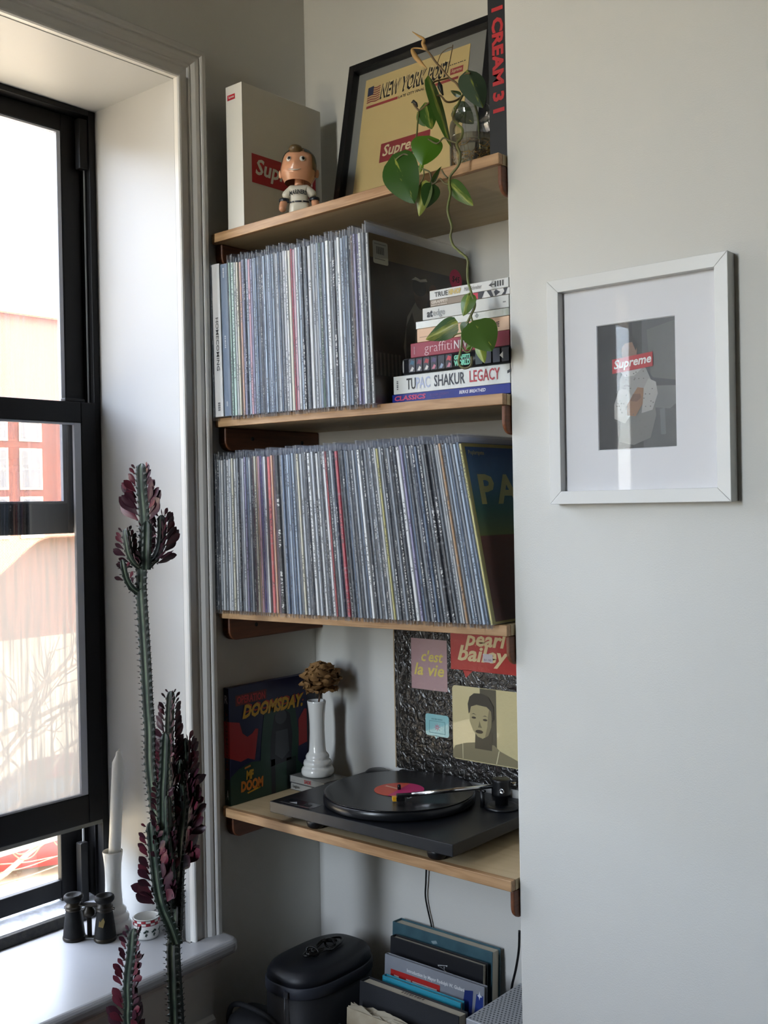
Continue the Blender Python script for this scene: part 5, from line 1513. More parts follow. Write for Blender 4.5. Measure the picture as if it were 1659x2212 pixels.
def stem_obj(path, r0, r1, ribs=3, phase=0.0, leaves=None, seed=0, pitch=.0125, tip=True, parent=cact):
    """ribbed, toothed stem along a path; leaves = (start, end, min length, max length, density)"""
    rnd = random.Random(seed)
    pts = [Vector(p) for p in spline(path, 10)]
    # resample evenly
    L = [0]
    for a, b in zip(pts, pts[1:]): L.append(L[-1] + (b - a).length)
    tot = L[-1]
    step = .0021
    N = int(tot / step)
    rs = []
    j = 0
    for i in range(N + 1):
        s = tot * i / N
        while j < len(L) - 2 and L[j + 1] < s: j += 1
        f = (s - L[j]) / max(1e-9, L[j + 1] - L[j])
        rs.append(pts[j].lerp(pts[j + 1], f))
    m = MB(); vs = []; fs = []; mi = []
    sub = 6
    seg = ribs * sub
    prev = None
    thorns = MB()
    lvs = []
    for i, p in enumerate(rs):
        t = (rs[min(i + 3, N)] - rs[max(i - 3, 0)]).normalized()
        view = (CAMP - p); view.z = 0; view.normalize()
        a = view - t * view.dot(t); a.normalize()
        b = t.cross(a)
        s = tot * i / N
        r = r0 + (r1 - r0) * s / tot
        if tip and tot - s < .012:
            r *= sqrt(max(.05, 1 - (1 - (tot - s) / .012) ** 2))
        ph = (s % pitch) / pitch
        tooth = max(0, 1 - abs(ph - .5) * 4)
        for k in range(seg):
            g = phase + 2 * pi * k / seg
            q = k % sub
            x = q / sub
            # cross-section: high rib (q=0), concave between
            rad_ = r * (1.0 if q == 0 else (.80 if q in (1, sub - 1) else .52 if q in (2, sub - 2) else .44))
            if q == 0: rad_ *= .97 + .26 * tooth
            vs.append(p + (a * cos(g) + b * sin(g)) * rad_)
        if i % max(1, int(pitch / (tot / N))) == int(pitch / (tot / N)) // 2:
            for k in range(ribs):
                g = phase + 2 * pi * k / ribs
                dirv = (a * cos(g) + b * sin(g))
                base = p + dirv * r * 1.12
                for sg_ in (-1, 1):
                    dd = (dirv + t * .45 * sg_ * .3 + t * .2).normalized()
                    thorns.tube([base, base + dd * .0052], [.0007, .0001], 4, cap=False)
                lvs.append((s / tot, base, dirv, t))
    for i in range(N):
        for k in range(seg):
            k2 = (k + 1) % seg
            fs.append((i * seg + k, i * seg + k2, (i + 1) * seg + k2, (i + 1) * seg + k))
            q = k % sub
            mi.append(1 if q in (2, 3) else 0)
    fs.append(tuple(range(seg - 1, -1, -1))); mi.append(0)
    fs.append(tuple(N * seg + k for k in range(seg))); mi.append(0)
    o = len(m.v)
    m.v += [tuple(v) for v in vs]
    m.f += fs; m.sm += [False] * len(fs); m.mi += mi
    so = m.obj('stem', [M_cgreen, M_cpale], parent)
    if thorns.v:
        to = thorns.obj('thorns', M_thorn, so, recalc=False); to['kind'] = 'stuff'
    if leaves:
        a0, a1, l0, l1, dens = leaves
        for (u, base, dirv, t) in lvs:
            for rep in (0, 1):
                if not (a0 <= u <= a1 and rnd.random() < (dens if rep == 0 else dens * .55)): continue
                w = 1 - (u - a0) / max(1e-6, a1 - a0)
                ln = (l0 + (l1 - l0) * w ** .8) * rnd.uniform(.9, 1.4)
                zz = (dirv * rnd.uniform(.55, .9) + t * rnd.uniform(.6, .95) + Vector((rnd.uniform(-.2, .2), rnd.uniform(-.2, .2), 0))).normalized()
                vw = (CAMP - base).normalized()
                yy = dirv.cross(t) * rnd.choice((-1, 1)) + dirv * rnd.uniform(-.35, .35) + t * rnd.uniform(-.3, .3); yy = (yy - zz * yy.dot(zz)).normalized()
                xx = yy.cross(zz)
                lo = link('leaf', LEAF_A if rnd.random() < .75 else LEAF_B, so)
                R = Matrix((xx, yy, zz)).transposed().to_4x4()
                lo.matrix_local = Matrix.Translation(base) @ R @ Matrix.Diagonal((ln, ln, ln, 1))
    return so

# main trunk, rising from the pot
stem_obj([(.165, -.555, .30), (.163, -.553, .45), (0.1638,-0.5477,0.5517), (0.1624,-0.5482,0.6114), (0.1566,-0.5459,0.6858), (0.1568,-0.5387,0.7259), (0.1586,-0.5367,0.7765), (0.1569,-0.5312,0.8170), (0.1559,-0.5251,0.8568), (0.1595,-0.5217,0.8932), (0.1592,-0.5149,0.9410), (0.1570,-0.5163,0.9836), (0.1483,-0.5168,1.0251)], .0195, .0105, 3, .35, (.72, .99, .014, .040, .85), 1)
# tall stem on the left
stem_obj([(0.1541,-0.5473,0.7617), (0.1520,-0.5551,0.8058), (0.1521,-0.5610,0.8655), (0.1472,-0.5710,0.9317), (0.1431,-0.5740,0.9803), (0.1397,-0.5763,1.0288), (0.1397,-0.5758,1.0890), (0.1375,-0.5771,1.1359), (0.1356,-0.5781,1.2028), (0.1330,-0.5795,1.2731), (0.1305,-0.5810,1.3409), (0.1315,-0.5797,1.3827), (0.1358,-0.5755,1.4369), (0.1356,-0.5753,1.4788), (0.1328,-0.5771,1.5290), (0.1319,-0.5775,1.5700)], .0125, .0115, 3, .5, (.865, .995, .007, .040, 1.0), 2)
# side branches near its top
stem_obj([(0.1308,-0.5803,1.3802), (0.1290,-0.5949,1.3918), (0.1263,-0.6036,1.4080), (0.1275,-0.6089,1.4298), (0.1251,-0.6106,1.4530)], .008, .0085, 3, .2, (.15, .99, .008, .022, .9), 3)
stem_obj([(0.1253,-0.5854,1.3369), (0.1235,-0.6000,1.3479), (0.1214,-0.6081,1.3633), (0.1220,-0.6140,1.3820), (0.1196,-0.6159,1.3986)], .0065, .006, 3, .9, (.3, .99, .008, .014, .6), 4)
stem_obj([(0.1332,-0.5718,1.3848), (0.1408,-0.5586,1.3985), (0.1433,-0.5497,1.4175), (0.1462,-0.5471,1.4444), (0.1458,-0.5470,1.4764)], .009, .0095, 3, .1, (.1, .99, .014, .036, 1.0), 5)
stem_obj([(0.1441,-0.5822,1.3807), (0.1525,-0.5879,1.4085), (0.1534,-0.5868,1.4375), (0.1537,-0.5863,1.4664)], .010, .0098, 3, 1.0, (.2, .99, .004, .012, .5), 6)
# second tall stem
stem_obj([(0.1551,-0.5333,0.7577), (0.1510,-0.5297,0.8153), (0.1432,-0.5290,0.8903), (0.1401,-0.5308,0.9755), (0.1414,-0.5354,1.0448), (0.1419,-0.5346,1.0949), (0.1444,-0.5319,1.1526)], .0115, .009, 3, .15, (.55, .995, .007, .038, .9), 7)
# dark stems in front
stem_obj([(0.1623,-0.5599,0.7674), (0.1658,-0.5693,0.8378), (0.1667,-0.5745,0.9060), (0.1666,-0.5738,0.9724), (0.1690,-0.5714,1.0196), (0.1715,-0.5686,1.0859)], .0105, .0098, 3, 1.05, (.3, .99, .006, .018, .5), 8)
stem_obj([(0.1663,-0.5562,0.7924), (0.1792,-0.5708,0.8659), (0.1777,-0.5716,0.9156), (0.1770,-0.5716,0.9744)], .010, .0088, 3, .0, (.2, .95, .006, .014, .35), 9)
# leafy branch on the right
stem_obj([(0.1587,-0.5225,0.8788), (0.1628,-0.5123,0.9026), (0.1637,-0.5046,0.9351), (0.1647,-0.5034,0.9735)], .0075, .007, 3, .6, (.1, .99, .016, .034, .95), 10)
stem_obj([(0.1502,-0.5224,0.9497), (0.1491,-0.5099,0.9810), (0.1501,-0.5021,1.0225), (0.1485,-0.5031,1.0603)], .009, .008, 3, .25, (.05, .99, .014, .036, 1.0), 11)
# low left branch
stem_obj([(0.1692,-0.5482,0.7024), (0.1685,-0.5614,0.7392), (0.1661,-0.5762,0.7758), (0.1641,-0.5841,0.8134), (0.1607,-0.5866,0.8498), (0.1579,-0.5887,0.8855), (0.1545,-0.5911,0.9286)], .0130, .0098, 3, .75, (.35, .99, .010, .036, .8), 12)
stem_obj([(0.1661,-0.5634,0.7485), (0.1726,-0.5705,0.7980), (0.1764,-0.5734,0.8412), (0.1779,-0.5718,0.8701)], .0095, .008, 3, .3, (.3, .95, .012, .026, .6), 13)
# short separate stem at the front
stem_obj([(.200, -.640, .30), (.198, -.638, .42), (0.1571,-0.6448,0.5726), (0.1558,-0.6455,0.6253), (0.1555,-0.6453,0.6642), (0.1603,-0.6407,0.7134), (0.1631,-0.6379,0.7539)], .0105, .0098, 3, .45, (.40, .995, .010, .038, .75), 14)
pot = thing('plant_pot', 'terracotta floor pot holding the tall spurge', 'pot', (.175, -.585, 0))
MB().lathe([(.0005, .0), (.105, .0), (.110, .01), (.135, .27), (.145, .275), (.147, .315), (.138, .318), (.130, .300), (.0005, .298)], (0, 0, .0005), 44, cap=False).obj('pot_body', mat('terracotta', '#9a5a3c', .8), pot)
MB().lathe([(.0005, .2985), (.1305, .2990)], (0, 0, .0005), 40, cap=False).obj('soil', mat('dark_soil', '#2a211a', .95, bump=.6, bscale=60), pot)

# ================================================================== trailing philodendron in the jar
ph = thing('trailing_philodendron', 'trailing heart-leaved vine rooted in the glass jar, hanging over the shelf edge', 'plant', (0, 0, 0))
def leafgreen():
    m = bpy.data.materials.new('variegated_leaf'); m.use_nodes = True
    n = m.node_tree.nodes; l = m.node_tree.links; b = n['Principled BSDF']; b.inputs['Roughness'].default_value = .32
    tc = n.new('ShaderNodeTexCoord'); sp = n.new('ShaderNodeSeparateXYZ'); l.new(tc.outputs['Object'], sp.inputs[0])
    oi = n.new('ShaderNodeObjectInfo')
    ab = n.new('ShaderNodeMath'); ab.operation = 'ABSOLUTE'; l.new(sp.outputs[0], ab.inputs[0])
    no = n.new('ShaderNodeTexNoise'); no.inputs['Scale'].default_value = 5; no.inputs['Detail'].default_value = 3
    mp = n.new('ShaderNodeMapping'); mp.inputs['Scale'].default_value = (3, 1, .6); l.new(tc.outputs['Object'], mp.inputs[0])
    cx = n.new('ShaderNodeCombineXYZ'); mu = n.new('ShaderNodeMath'); mu.operation = 'MULTIPLY'; mu.inputs[1].default_value = 37; l.new(oi.outputs['Random'], mu.inputs[0]); l.new(mu.outputs[0], cx.inputs[0]); l.new(cx.outputs[0], mp.inputs['Location'])
    l.new(mp.outputs[0], no.inputs['Vector'])
    # paler streak along the midrib, its width set by the object's alpha
    sc = n.new('ShaderNodeMath'); sc.operation = 'MULTIPLY_ADD'; sc.inputs[1].default_value = .55; sc.inputs[2].default_value = -.16; l.new(no.outputs[0], sc.inputs[0])
    ad = n.new('ShaderNodeMath'); ad.operation = 'ADD'; l.new(ab.outputs[0], ad.inputs[0]); l.new(sc.outputs[0], ad.inputs[1])
    cmp = n.new('ShaderNodeMapRange'); cmp.inputs[3].default_value = 1; cmp.inputs[4].default_value = 0; l.new(ad.outputs[0], cmp.inputs[0])
    cmp.inputs[1].default_value = .06; l.new(oi.outputs['Alpha'], cmp.inputs[2])
    mx = n.new('ShaderNodeMix'); mx.data_type = 'RGBA'; l.new(oi.outputs['Color'], mx.inputs[6]); mx.inputs[7].default_value = lin('#a3a94c'); l.new(cmp.outputs[0], mx.inputs[0])
    l.new(mx.outputs[2], b.inputs['Base Color'])
    tl = n.new('ShaderNodeBsdfTranslucent'); l.new(mx.outputs[2], tl.inputs[0])
    ms = n.new('ShaderNodeMixShader'); ms.inputs[0].default_value = .3
    out = n['Material Output']
    l.new(b.outputs[0], ms.inputs[1]); l.new(tl.outputs[0], ms.inputs[2]); l.new(ms.outputs[0], out.inputs[0])
    return m
M_phil = leafgreen()
def heart_mesh(fold):
    """unit heart leaf: base at z=0 (lobes reach below), tip at z=1; half width .5"""
    n, k = 14, 6
    vs = []; fs = []
    for i in range(n + 1):
        t = i / n
        z = -.14 + 1.14 * t
        w = .5 * (sin(pi * (t ** .62)) ** .78) if 0 < t < 1 else 0.0
        for j in range(-k, k + 1):
            u = j / k
            x = u * w
            # notch at the base
            zz = z + (.16 * (1 - abs(u)) ** 1.5 * max(0, 1 - t * 3.2))
            y = -fold * abs(x) - .10 * (t - .3) ** 2 + .03 * sin(6 * t) * abs(u)
            vs.append((x, y, zz))
    c = 2 * k + 1
    for i in range(n):
        for j in range(c - 1):
            a = i * c + j
            fs.append((a, a + 1, a + c + 1, a + c))
    return MB().add(vs, fs, True).mesh('leaf', M_phil)
HEARTS = {f: heart_mesh(f) for f in (.1, .35, .9)}
def pleaf(base, tip, width_px, col, stripe=.14, fold=.1, turn=0.0):
    base = Vector(base); tip = Vector(tip)
    z = (tip - base); ln = z.length; z.normalize()
    vw = (CAMP - base).normalized()
    y = (vw - z * vw.dot(z)).normalized() * 1.0
    x = y.cross(z); x.normalize()
    if turn:
        R_ = Matrix.Rotation(turn, 3, z); x = R_ @ x; y = R_ @ y
    o = link('leaf', HEARTS[fold], ph)
    w = width_px * .00092
    o.matrix_local = Matrix.Translation(base) @ Matrix((x, y, z)).transposed().to_4x4() @ Matrix.Diagonal((w, w, ln, 1))
    c = lin(col); o.color = (c[0], c[1], c[2], stripe)
    return o
G1, G2, G3 = '#3f6420', '#2c4a22', '#557d22'
pleaf((0.5280,-0.3250,2.0874), (0.5753,-0.3350,2.0020), 78, '#345a1c', .10, .1, .35)
pleaf((0.5943,-0.3150,2.1113), (0.5880,-0.3250,2.0662), 60, '#4f7d1e', .064, .1, .2)
pleaf((0.5720,-0.2750,2.2236), (0.6329,-0.3000,2.0919), 30, '#3f6420', .26, .35, -.7)
pleaf((0.5665,-0.2850,2.1834), (0.5841,-0.2920,2.1370), 36, '#3c6122', .22, .35, .2)
pleaf((0.5498,-0.2850,2.1731), (0.5695,-0.2900,2.1459), 24, '#3c6122', .12, .35, .5)
pleaf((0.6181,-0.2250,2.2419), (0.6511,-0.2320,2.1739), 52, '#4d5f4a', .16, .35, -.3)
pleaf((0.5741,-0.2050,2.1967), (0.6005,-0.1900,2.1676), 44, '#2c4a22', .10, .35, .6)
pleaf((0.5868,-0.3180,2.0348), (0.5780,-0.3250,1.9805), 34, '#6c7d3c', .45, .35, .6)
pleaf((0.5991,-0.3120,2.0304), (0.5889,-0.3180,1.9933), 38, '#3c5c2c', .064, .1, -.3)
pleaf((0.6359,-0.3100,2.0263), (0.6893,-0.3220,1.9776), 30, '#4d6a30', .28, .35, .3)
pleaf((0.5987,-0.3100,2.0357), (0.6196,-0.3120,2.0591), 15, '#3f5f22', .064, .35, .9)
pleaf((0.5816,-0.3180,2.0708), (0.5788,-0.3200,2.0551), 9, '#6a9a2c', .3, .35, .2)
pleaf((0.6008,-0.2300,2.2084), (0.5852,-0.2360,2.2190), 12, '#4a5f3a', .2, .35, .3)
pleaf((0.6798,-0.3250,1.8308), (0.6741,-0.3350,1.7966), 34, '#587a2a', .25, .35, .7)
pleaf((0.6485,-0.3250,1.7872), (0.5949,-0.3350,1.7668), 40, '#3c5c34', .35, .35, .4)
pleaf((0.6940,-0.3280,1.7813), (0.7342,-0.3400,1.7332), 66, '#4a6a2a', .064, .1, -.2)
pleaf((0.6762,-0.3240,1.7839), (0.6678,-0.3260,1.7656), 26, '#3c5a22', .064, .35, .2)
pleaf((0.6955,-0.3220,1.7498), (0.7124,-0.3300,1.7155), 22, '#7c9440', .4, .35, .4)
pleaf((0.6815,-0.3220,1.7491), (0.6715,-0.3240,1.7423), 13, '#567a2a', .1, .35, .2)
M_vine = mat('vine_stem', '#6f7a3c', .5, color2='#5a5030', scale=30)
M_vine2 = mat('woody_vine', '#6b5432', .6)
M_dry = mat('dried_leaf_tan', '#b08a52', .6)
def vine(pts, r, m=M_vine, n=5):
    MB().tube(spline(pts, n), r, 7).obj('vine', m, ph)
vine([(0.6165,-0.1950,2.1360), (0.6178,-0.2000,2.1755), (0.6100,-0.2050,2.2049), (0.6073,-0.2250,2.2098), (0.6155,-0.2550,2.1815), (0.6192,-0.2700,2.1645), (0.6259,-0.2850,2.1453), (0.6405,-0.2920,2.1305), (0.6536,-0.2970,2.1174), (0.6549,-0.3020,2.1026), (0.6480,-0.3060,2.0939), (0.6522,-0.3080,2.0824), (0.6558,-0.3080,2.0722), (0.6525,-0.3080,2.0559), (0.6348,-0.3080,2.0411), (0.6340,-0.3100,2.0267), (0.6385,-0.3140,2.0094), (0.6351,-0.3180,1.9812), (0.6446,-0.3200,1.9511), (0.6414,-0.3200,1.9362), (0.6468,-0.3200,1.9197), (0.6606,-0.3210,1.9064), (0.6771,-0.3220,1.8913), (0.6767,-0.3220,1.8737), (0.6773,-0.3220,1.8553), (0.6843,-0.3220,1.8328), (0.6904,-0.3220,1.8137), (0.6816,-0.3220,1.7973), (0.6657,-0.3230,1.7707), (0.6631,-0.3240,1.7486), (0.6576,-0.3250,1.7229), (0.6668,-0.3250,1.7120), (0.6820,-0.3250,1.7144), (0.6842,-0.3250,1.7294)], .0022)
vine([(0.6816,-0.3220,1.7973), (0.6884,-0.3240,1.7824), (0.6957,-0.3280,1.7765)], .0016)
vine([(0.6648,-0.3230,1.7708), (0.6546,-0.3260,1.7694), (0.6498,-0.3300,1.7649)], .0012)
vine([(0.6631,-0.3240,1.7486), (0.6714,-0.3240,1.7385), (0.6809,-0.3240,1.7390), (0.6860,-0.3230,1.7485)], .0014)
vine([(0.6843,-0.3220,1.8328), (0.6811,-0.3240,1.8338), (0.6798,-0.3250,1.8308)], .0016)
vine([(0.6073,-0.2250,2.2098), (0.6035,-0.2450,2.1938), (0.5958,-0.2620,2.1887), (0.5869,-0.2700,2.2000), (0.5777,-0.2780,2.1930), (0.5668,-0.2840,2.1836), (0.5527,-0.2860,2.1786), (0.5422,-0.2880,2.1921)], .0018, M_vine2)
vine([(0.5527,-0.2860,2.1770), (0.5569,-0.2960,2.1506), (0.5623,-0.3060,2.1275), (0.5593,-0.3120,2.1043), (0.5576,-0.3180,2.0888), (0.5665,-0.3180,2.0757), (0.5745,-0.3180,2.0676), (0.5849,-0.3160,2.0610), (0.5952,-0.3140,2.0545), (0.5981,-0.3130,2.0414), (0.5982,-0.3120,2.0322)], .0015)
vine([(0.5576,-0.3180,2.0888), (0.5455,-0.3220,2.0946), (0.5301,-0.3250,2.0877)], .0016)
vine([(0.6480,-0.3060,2.0939), (0.6351,-0.3080,2.1003), (0.6246,-0.3120,2.1065), (0.6129,-0.3150,2.0991), (0.5943,-0.3150,2.1113)], .0015)
vine([(0.6340,-0.3100,2.0267), (0.6241,-0.3110,2.0302), (0.6145,-0.3110,2.0400), (0.6024,-0.3110,2.0347), (0.5853,-0.3160,2.0356)], .0016)
vine([(0.6289,-0.3080,2.0384), (0.6227,-0.3100,2.0463), (0.6195,-0.3120,2.0544)], .0014)
vine([(0.5839,-0.3160,2.0612), (0.5836,-0.3160,2.0486), (0.5778,-0.3180,2.0383)], .0012)
vine([(0.6073,-0.2250,2.2098), (0.6011,-0.2300,2.2206), (0.5959,-0.2350,2.2303), (0.5856,-0.2400,2.2398), (0.5744,-0.2450,2.2561), (0.5651,-0.2500,2.2695), (0.5569,-0.2550,2.2842), (0.5500,-0.2580,2.2934)], .0019, M_vine2)
vine([(0.5856,-0.2400,2.2398), (0.5777,-0.2500,2.2358), (0.5698,-0.2600,2.2317), (0.5707,-0.2720,2.2232)], .0016, M_vine2)
vine([(0.6011,-0.2300,2.2206), (0.6030,-0.2280,2.2353), (0.6118,-0.2260,2.2433), (0.6211,-0.2250,2.2427)], .0016, M_vine2)
vine([(0.5817,-0.2400,2.2491), (0.5898,-0.2420,2.2690), (0.5967,-0.2440,2.2867), (0.5979,-0.2440,2.2929)], .0009, M_vine2)
vine([(0.5670,-0.2500,2.2648), (0.5756,-0.2500,2.2804), (0.5875,-0.2480,2.2873), (0.5972,-0.2460,2.2884)], .0007, M_vine2)
MB().tube(spline([(0.5500,-0.2580,2.2934), (0.5446,-0.2600,2.3050), (0.5473,-0.2620,2.3118), (0.5355,-0.2640,2.3220), (0.5247,-0.2660,2.3312)], 5), [.0022, .0030, .0036, .0040, .0036, .0034, .0034, .0036, .0034, .003, .0028, .0028, .0026, .0024, .002, .0018, .0016, .0012, .001, .0008, .0003], 6).obj('dried_leaf', M_dry, ph)
MB().tube(spline([(0.5500,-0.2580,2.2934), (0.5350,-0.2600,2.3004), (0.5218,-0.2620,2.3020), (0.5279,-0.2620,2.2870), (0.5412,-0.2620,2.2717), (0.5544,-0.2620,2.2574)], 4), [.0014] * 8 + [.0024, .0036, .0044, .0048, .0048, .0046, .0042, .0038, .003, .0022, .0015, .001, .0004], 6).obj('dried_leaf', M_dry, ph)
MB().tube([(0.5381,-0.2880,2.1948), (0.5439,-0.2900,2.1952), (0.5484,-0.2880,2.1905), (0.5506,-0.2870,2.1845)], [.001, .0030, .0026, .001], 6).obj('withered_bud', ink('#1d1a14'), ph)
MB().tube([(0.5840,-0.2680,2.2256), (0.5858,-0.2680,2.2170), (0.5872,-0.2660,2.2092), (0.5895,-0.2640,2.2011)], [.0012, .0048, .0034, .0012], 7).obj('withered_bud', ink('#1d1f17'), ph)

# ================================================================== white framed print on the chimney breast
wf = thing('framed_print', 'white framed print with wide mat hanging on the right-hand wall', 'picture', (.8045, FW, 1.4830))
Wd, Ht, Dp = .2990, .3580, .0250
M_wframe = mat('white_frame_lacquer', '#d8d8d5', .35)
fw_ = .0205
def rail(p):
    n = len(p)
    return MB().add([(x, -.0005, z) for x, z in p] + [(x, -Dp, z) for x, z in p], [(0, 1, 2, 3), (7, 6, 5, 4), (0, 4, 5, 1), (1, 5, 6, 2), (2, 6, 7, 3), (3, 7, 4, 0)])
g = .0001
for p in ([(0, 0), (Wd, 0), (Wd - fw_, fw_), (fw_, fw_)], [(0, Ht), (fw_, Ht - fw_), (Wd - fw_, Ht - fw_), (Wd, Ht)], [(0, g), (fw_, fw_ + g), (fw_, Ht - fw_ - g), (0, Ht - g)], [(Wd, g), (Wd, Ht - g), (Wd - fw_, Ht - fw_ - g), (Wd - fw_, fw_ + g)]):
    rail(p).obj('frame_rail', M_wframe, wf, bevel=.0008)
MB().box(fw_, Wd - fw_, -.004, -.001, fw_, Ht - fw_).obj('backing', ink('#b8b8b6'), wf)
# mat board with a bevelled opening
ox0, ox1, oz0, oz1 = .0800, .2110, .0830, .2790
mo = []
for (a, b, c, d, y) in ((fw_, Wd - fw_, fw_, Ht - fw_, -.0095), (ox0, ox1, oz0, oz1, -.0095), (ox0 + .0012, ox1 - .0012, oz0 + .0012, oz1 - .0012, -.0078)):
    mo += [(a, y, c), (b, y, c), (b, y, d), (a, y, d)]
fs = []
for r in (0, 4):
    for i in range(4):
        j = (i + 1) % 4
        fs.append((r + i, r + j, r + 4 + j, r + 4 + i))
MB().add(mo, fs).obj('mat_board', mat('white_mat_board', '#eeedf0', .7), wf)
PW, PH = ox1 - ox0, oz1 - oz0
MB().box(ox0 - .004, ox1 + .004, -.0074, -.0060, oz0 - .004, oz1 + .004).obj('print', mat('print_black', '#121316', .5), wf)
RF = Face((ox0, -.0074, oz0), (1, 0, 0), (0, 0, 1))
D = lambda nm, poly, c, lift: decal(nm, RF, poly, ink(c, .5), wf, lift)
D('printed_wall', [(.074, 0), (PW, 0), (PW, PH), (.074, PH)], '#4a4c4c', .0001)
D('printed_wall_shade', [(.060, 0), (.076, 0), (.076, PH), (.060, PH)], '#2a2a29', .00012)
D('printed_panel', [(.090, .108), (PW, .100), (PW, .190), (.084, .180)], '#5b5c5a', .0002)
D('printed_shadow', [(.076, .092), (.085, .118), (.094, .106), (PW, .100), (PW, .088)], '#3a3c3e', .0003)
D('printed_chair', [(.090, .062), (.120, .058), (PW, .066), (PW, .092), (.098, .094)], '#6b6c6b', .0004)
D('printed_chair_leg', [(.105, .02), (.113, .02), (.112, .06), (.104, .058)], '#66686a', .0004)
D('printed_skirt', [(.036, .012), (.060, .006), (.088, .016), (.098, .05), (.094, .078), (.040, .072)], '#6e6d69', .0005)
D('printed_torso', [(.036, .072), (.094, .076), (.090, .104), (.082, .122), (.072, .128), (.048, .126), (.038, .108)], '#93918d', .0006)
D('printed_sleeve', [(.028, .048), (.046, .040), (.060, .058), (.062, .074), (.050, .094), (.036, .092), (.028, .070)], '#a3a19d', .0007)
D('printed_sleeve', [(.074, .054), (.092, .058), (.101, .082), (.098, .100), (.086, .106), (.078, .092), (.076, .072)], '#a3a19d', .0007)
D('printed_collar', [(.038, .122), (.048, .128), (.062, .122), (.072, .130), (.078, .124), (.062, .112), (.046, .112)], '#b3b1ad', .0008)
D('printed_neck', [(.046, .124), (.066, .124), (.064, .140), (.048, .140)], '#6e5444', .00085)
D('printed_head', ell(.055, .150, .013, .020), '#7a5c4a', .0009)
D('printed_hair', [(.041, .155), (.043, .168), (.052, .174), (.064, .171), (.069, .160), (.066, .150), (.060, .164), (.048, .163)], '#1d1a19', .0010)
D('printed_hands', [(.050, .052), (.064, .050), (.076, .068), (.078, .092), (.068, .094), (.058, .080), (.050, .068)], '#8a6549', .0011)
D('printed_fingers', [(.056, .074), (.066, .072), (.074, .078), (.072, .084), (.060, .084)], '#6b4a35', .0012)
prn = random.Random(9)
for k in range(46):
    x, y = prn.choice(((.034, .05, .028, .05), (.074, .058, .022, .04), (.044, .086, .036, .036), (.045, .014, .045, .05)))[0:2], 0
    bx_, by_, bw2, bh2 = prn.choice(((.032, .052, .022, .034), (.078, .062, .018, .034), (.044, .092, .036, .026), (.046, .018, .042, .045)))
    cx, cz = bx_ + prn.random() * bw2, by_ + prn.random() * bh2
    D('printed_dot', ell(cx, cz, .0012, .0009, 6), '#5f5c58', .0013)
D('red_panel', [(.026, .118), (.094, .124), (.094, .146), (.026, .140)], '#b01c28', .0015)
text('Supreme', Face(RF.at(.026, .118, 0), (1, 0, .088), (-.0, 0, 1)), .003, .002, .066, .020, ink('#e6e2e0', .5), wf, .025, .18, .0018)
MB().add([(fw_, -.0135, fw_), (Wd - fw_, -.0135, fw_), (Wd - fw_, -.0135, Ht - fw_), (fw_, -.0135, Ht - fw_)], [(0, 1, 2, 3)]).obj('glass', glass_mat('print_glass', gloss=.01), wf)

# ================================================================== across the street
def brick_mat():
    m = bpy.data.materials.new('red_brick'); m.use_nodes = True
    n = m.node_tree.nodes; l = m.node_tree.links; b = n['Principled BSDF']; b.inputs['Roughness'].default_value = .85
    tc = n.new('ShaderNodeTexCoord'); sp = n.new('ShaderNodeSeparateXYZ'); l.new(tc.outputs['Object'], sp.inputs[0])
    cb = n.new('ShaderNodeCombineXYZ'); l.new(sp.outputs[1], cb.inputs[0]); l.new(sp.outputs[2], cb.inputs[1])
    t = n.new('ShaderNodeTexBrick'); t.inputs['Scale'].default_value = 4.2; t.inputs['Color1'].default_value = lin('#66301f'); t.inputs['Color2'].default_value = lin('#572718'); t.inputs['Mortar'].default_value = lin('#66544a'); t.inputs['Mortar Size'].default_value = .018
    l.new(cb.outputs[0], t.inputs['Vector']); l.new(t.outputs[0], b.inputs['Base Color'])
    return m
M_brick = brick_mat()
BX = -38.0
bl_ = thing('brick_building', 'red brick building across the street behind the window panes', 'building', (0, 0, -3.8))
MB().box(BX - 10, BX, 2.0, 34.0, 0, 3.8 + 9.6).obj('facade', M_brick, bl_)
MB().box(BX - .2, BX + .35, 2.0, 34.0, 3.8 + 9.55, 3.8 + 10.0).obj('cornice', mat('stone_cornice', '#a08c7a', .8), bl_)
MB().box(-34, -24, -46, 1.0, 0, 3.8 + 9.0).obj('sky_blocker', mat('grey_render', '#5d5a56', .9), bl_)  # unseen block added to cut sky light at the window, not part of the facade
M_wtrim = mat('limestone_trim', '#b9a892', .8); M_wglass = mat('dark_house_glass', '#4a525c', .15)
k = 0
for yy in (16.30, 17.85, 19.4, 20.95, 22.5):
    for zc in (5.2 + 3.8, 1.20 + 3.8, 3.20 + 3.8):
        f = MB().box(BX - .02, BX + .05, yy - .52, yy + .52, zc - .86, zc + .86).obj('window', M_wtrim, bl_)
        MB().box(BX + .05, BX + .06, yy - .42, yy + .42, zc + .02, zc + .76).obj('pane', M_wglass, f)
        MB().box(BX + .05, BX + .06, yy - .42, yy + .42, zc - .76, zc - .02).obj('pane', M_wglass, f)
M_ac = mat('cream_metal', '#cfc4ae', .6)
for i, (yy, zc, lab) in enumerate(((16.20, -.58, 'cream air conditioner on the brick facade, nearer the picture edge'), (17.90, -.02, 'cream air conditioner on the brick facade, higher of the two'))):
    a = thing('air_conditioner', lab, 'air conditioner', (BX + .06, yy, zc), 'air conditioners across the street')
    MB().box(0, .75, -.62, .62, -.45, .45).obj('casing', M_ac, a, bevel=.03)
    MB().lathe([(.30, 0), (.30, .03), (.0005, .03)], (.755, 0, 0), 24, axis=Matrix(((0, 0, 1), (0, 1, 0), (-1, 0, 0)))).obj('fan_grille', mat('dark_grille', '#6a655c', .6), a)
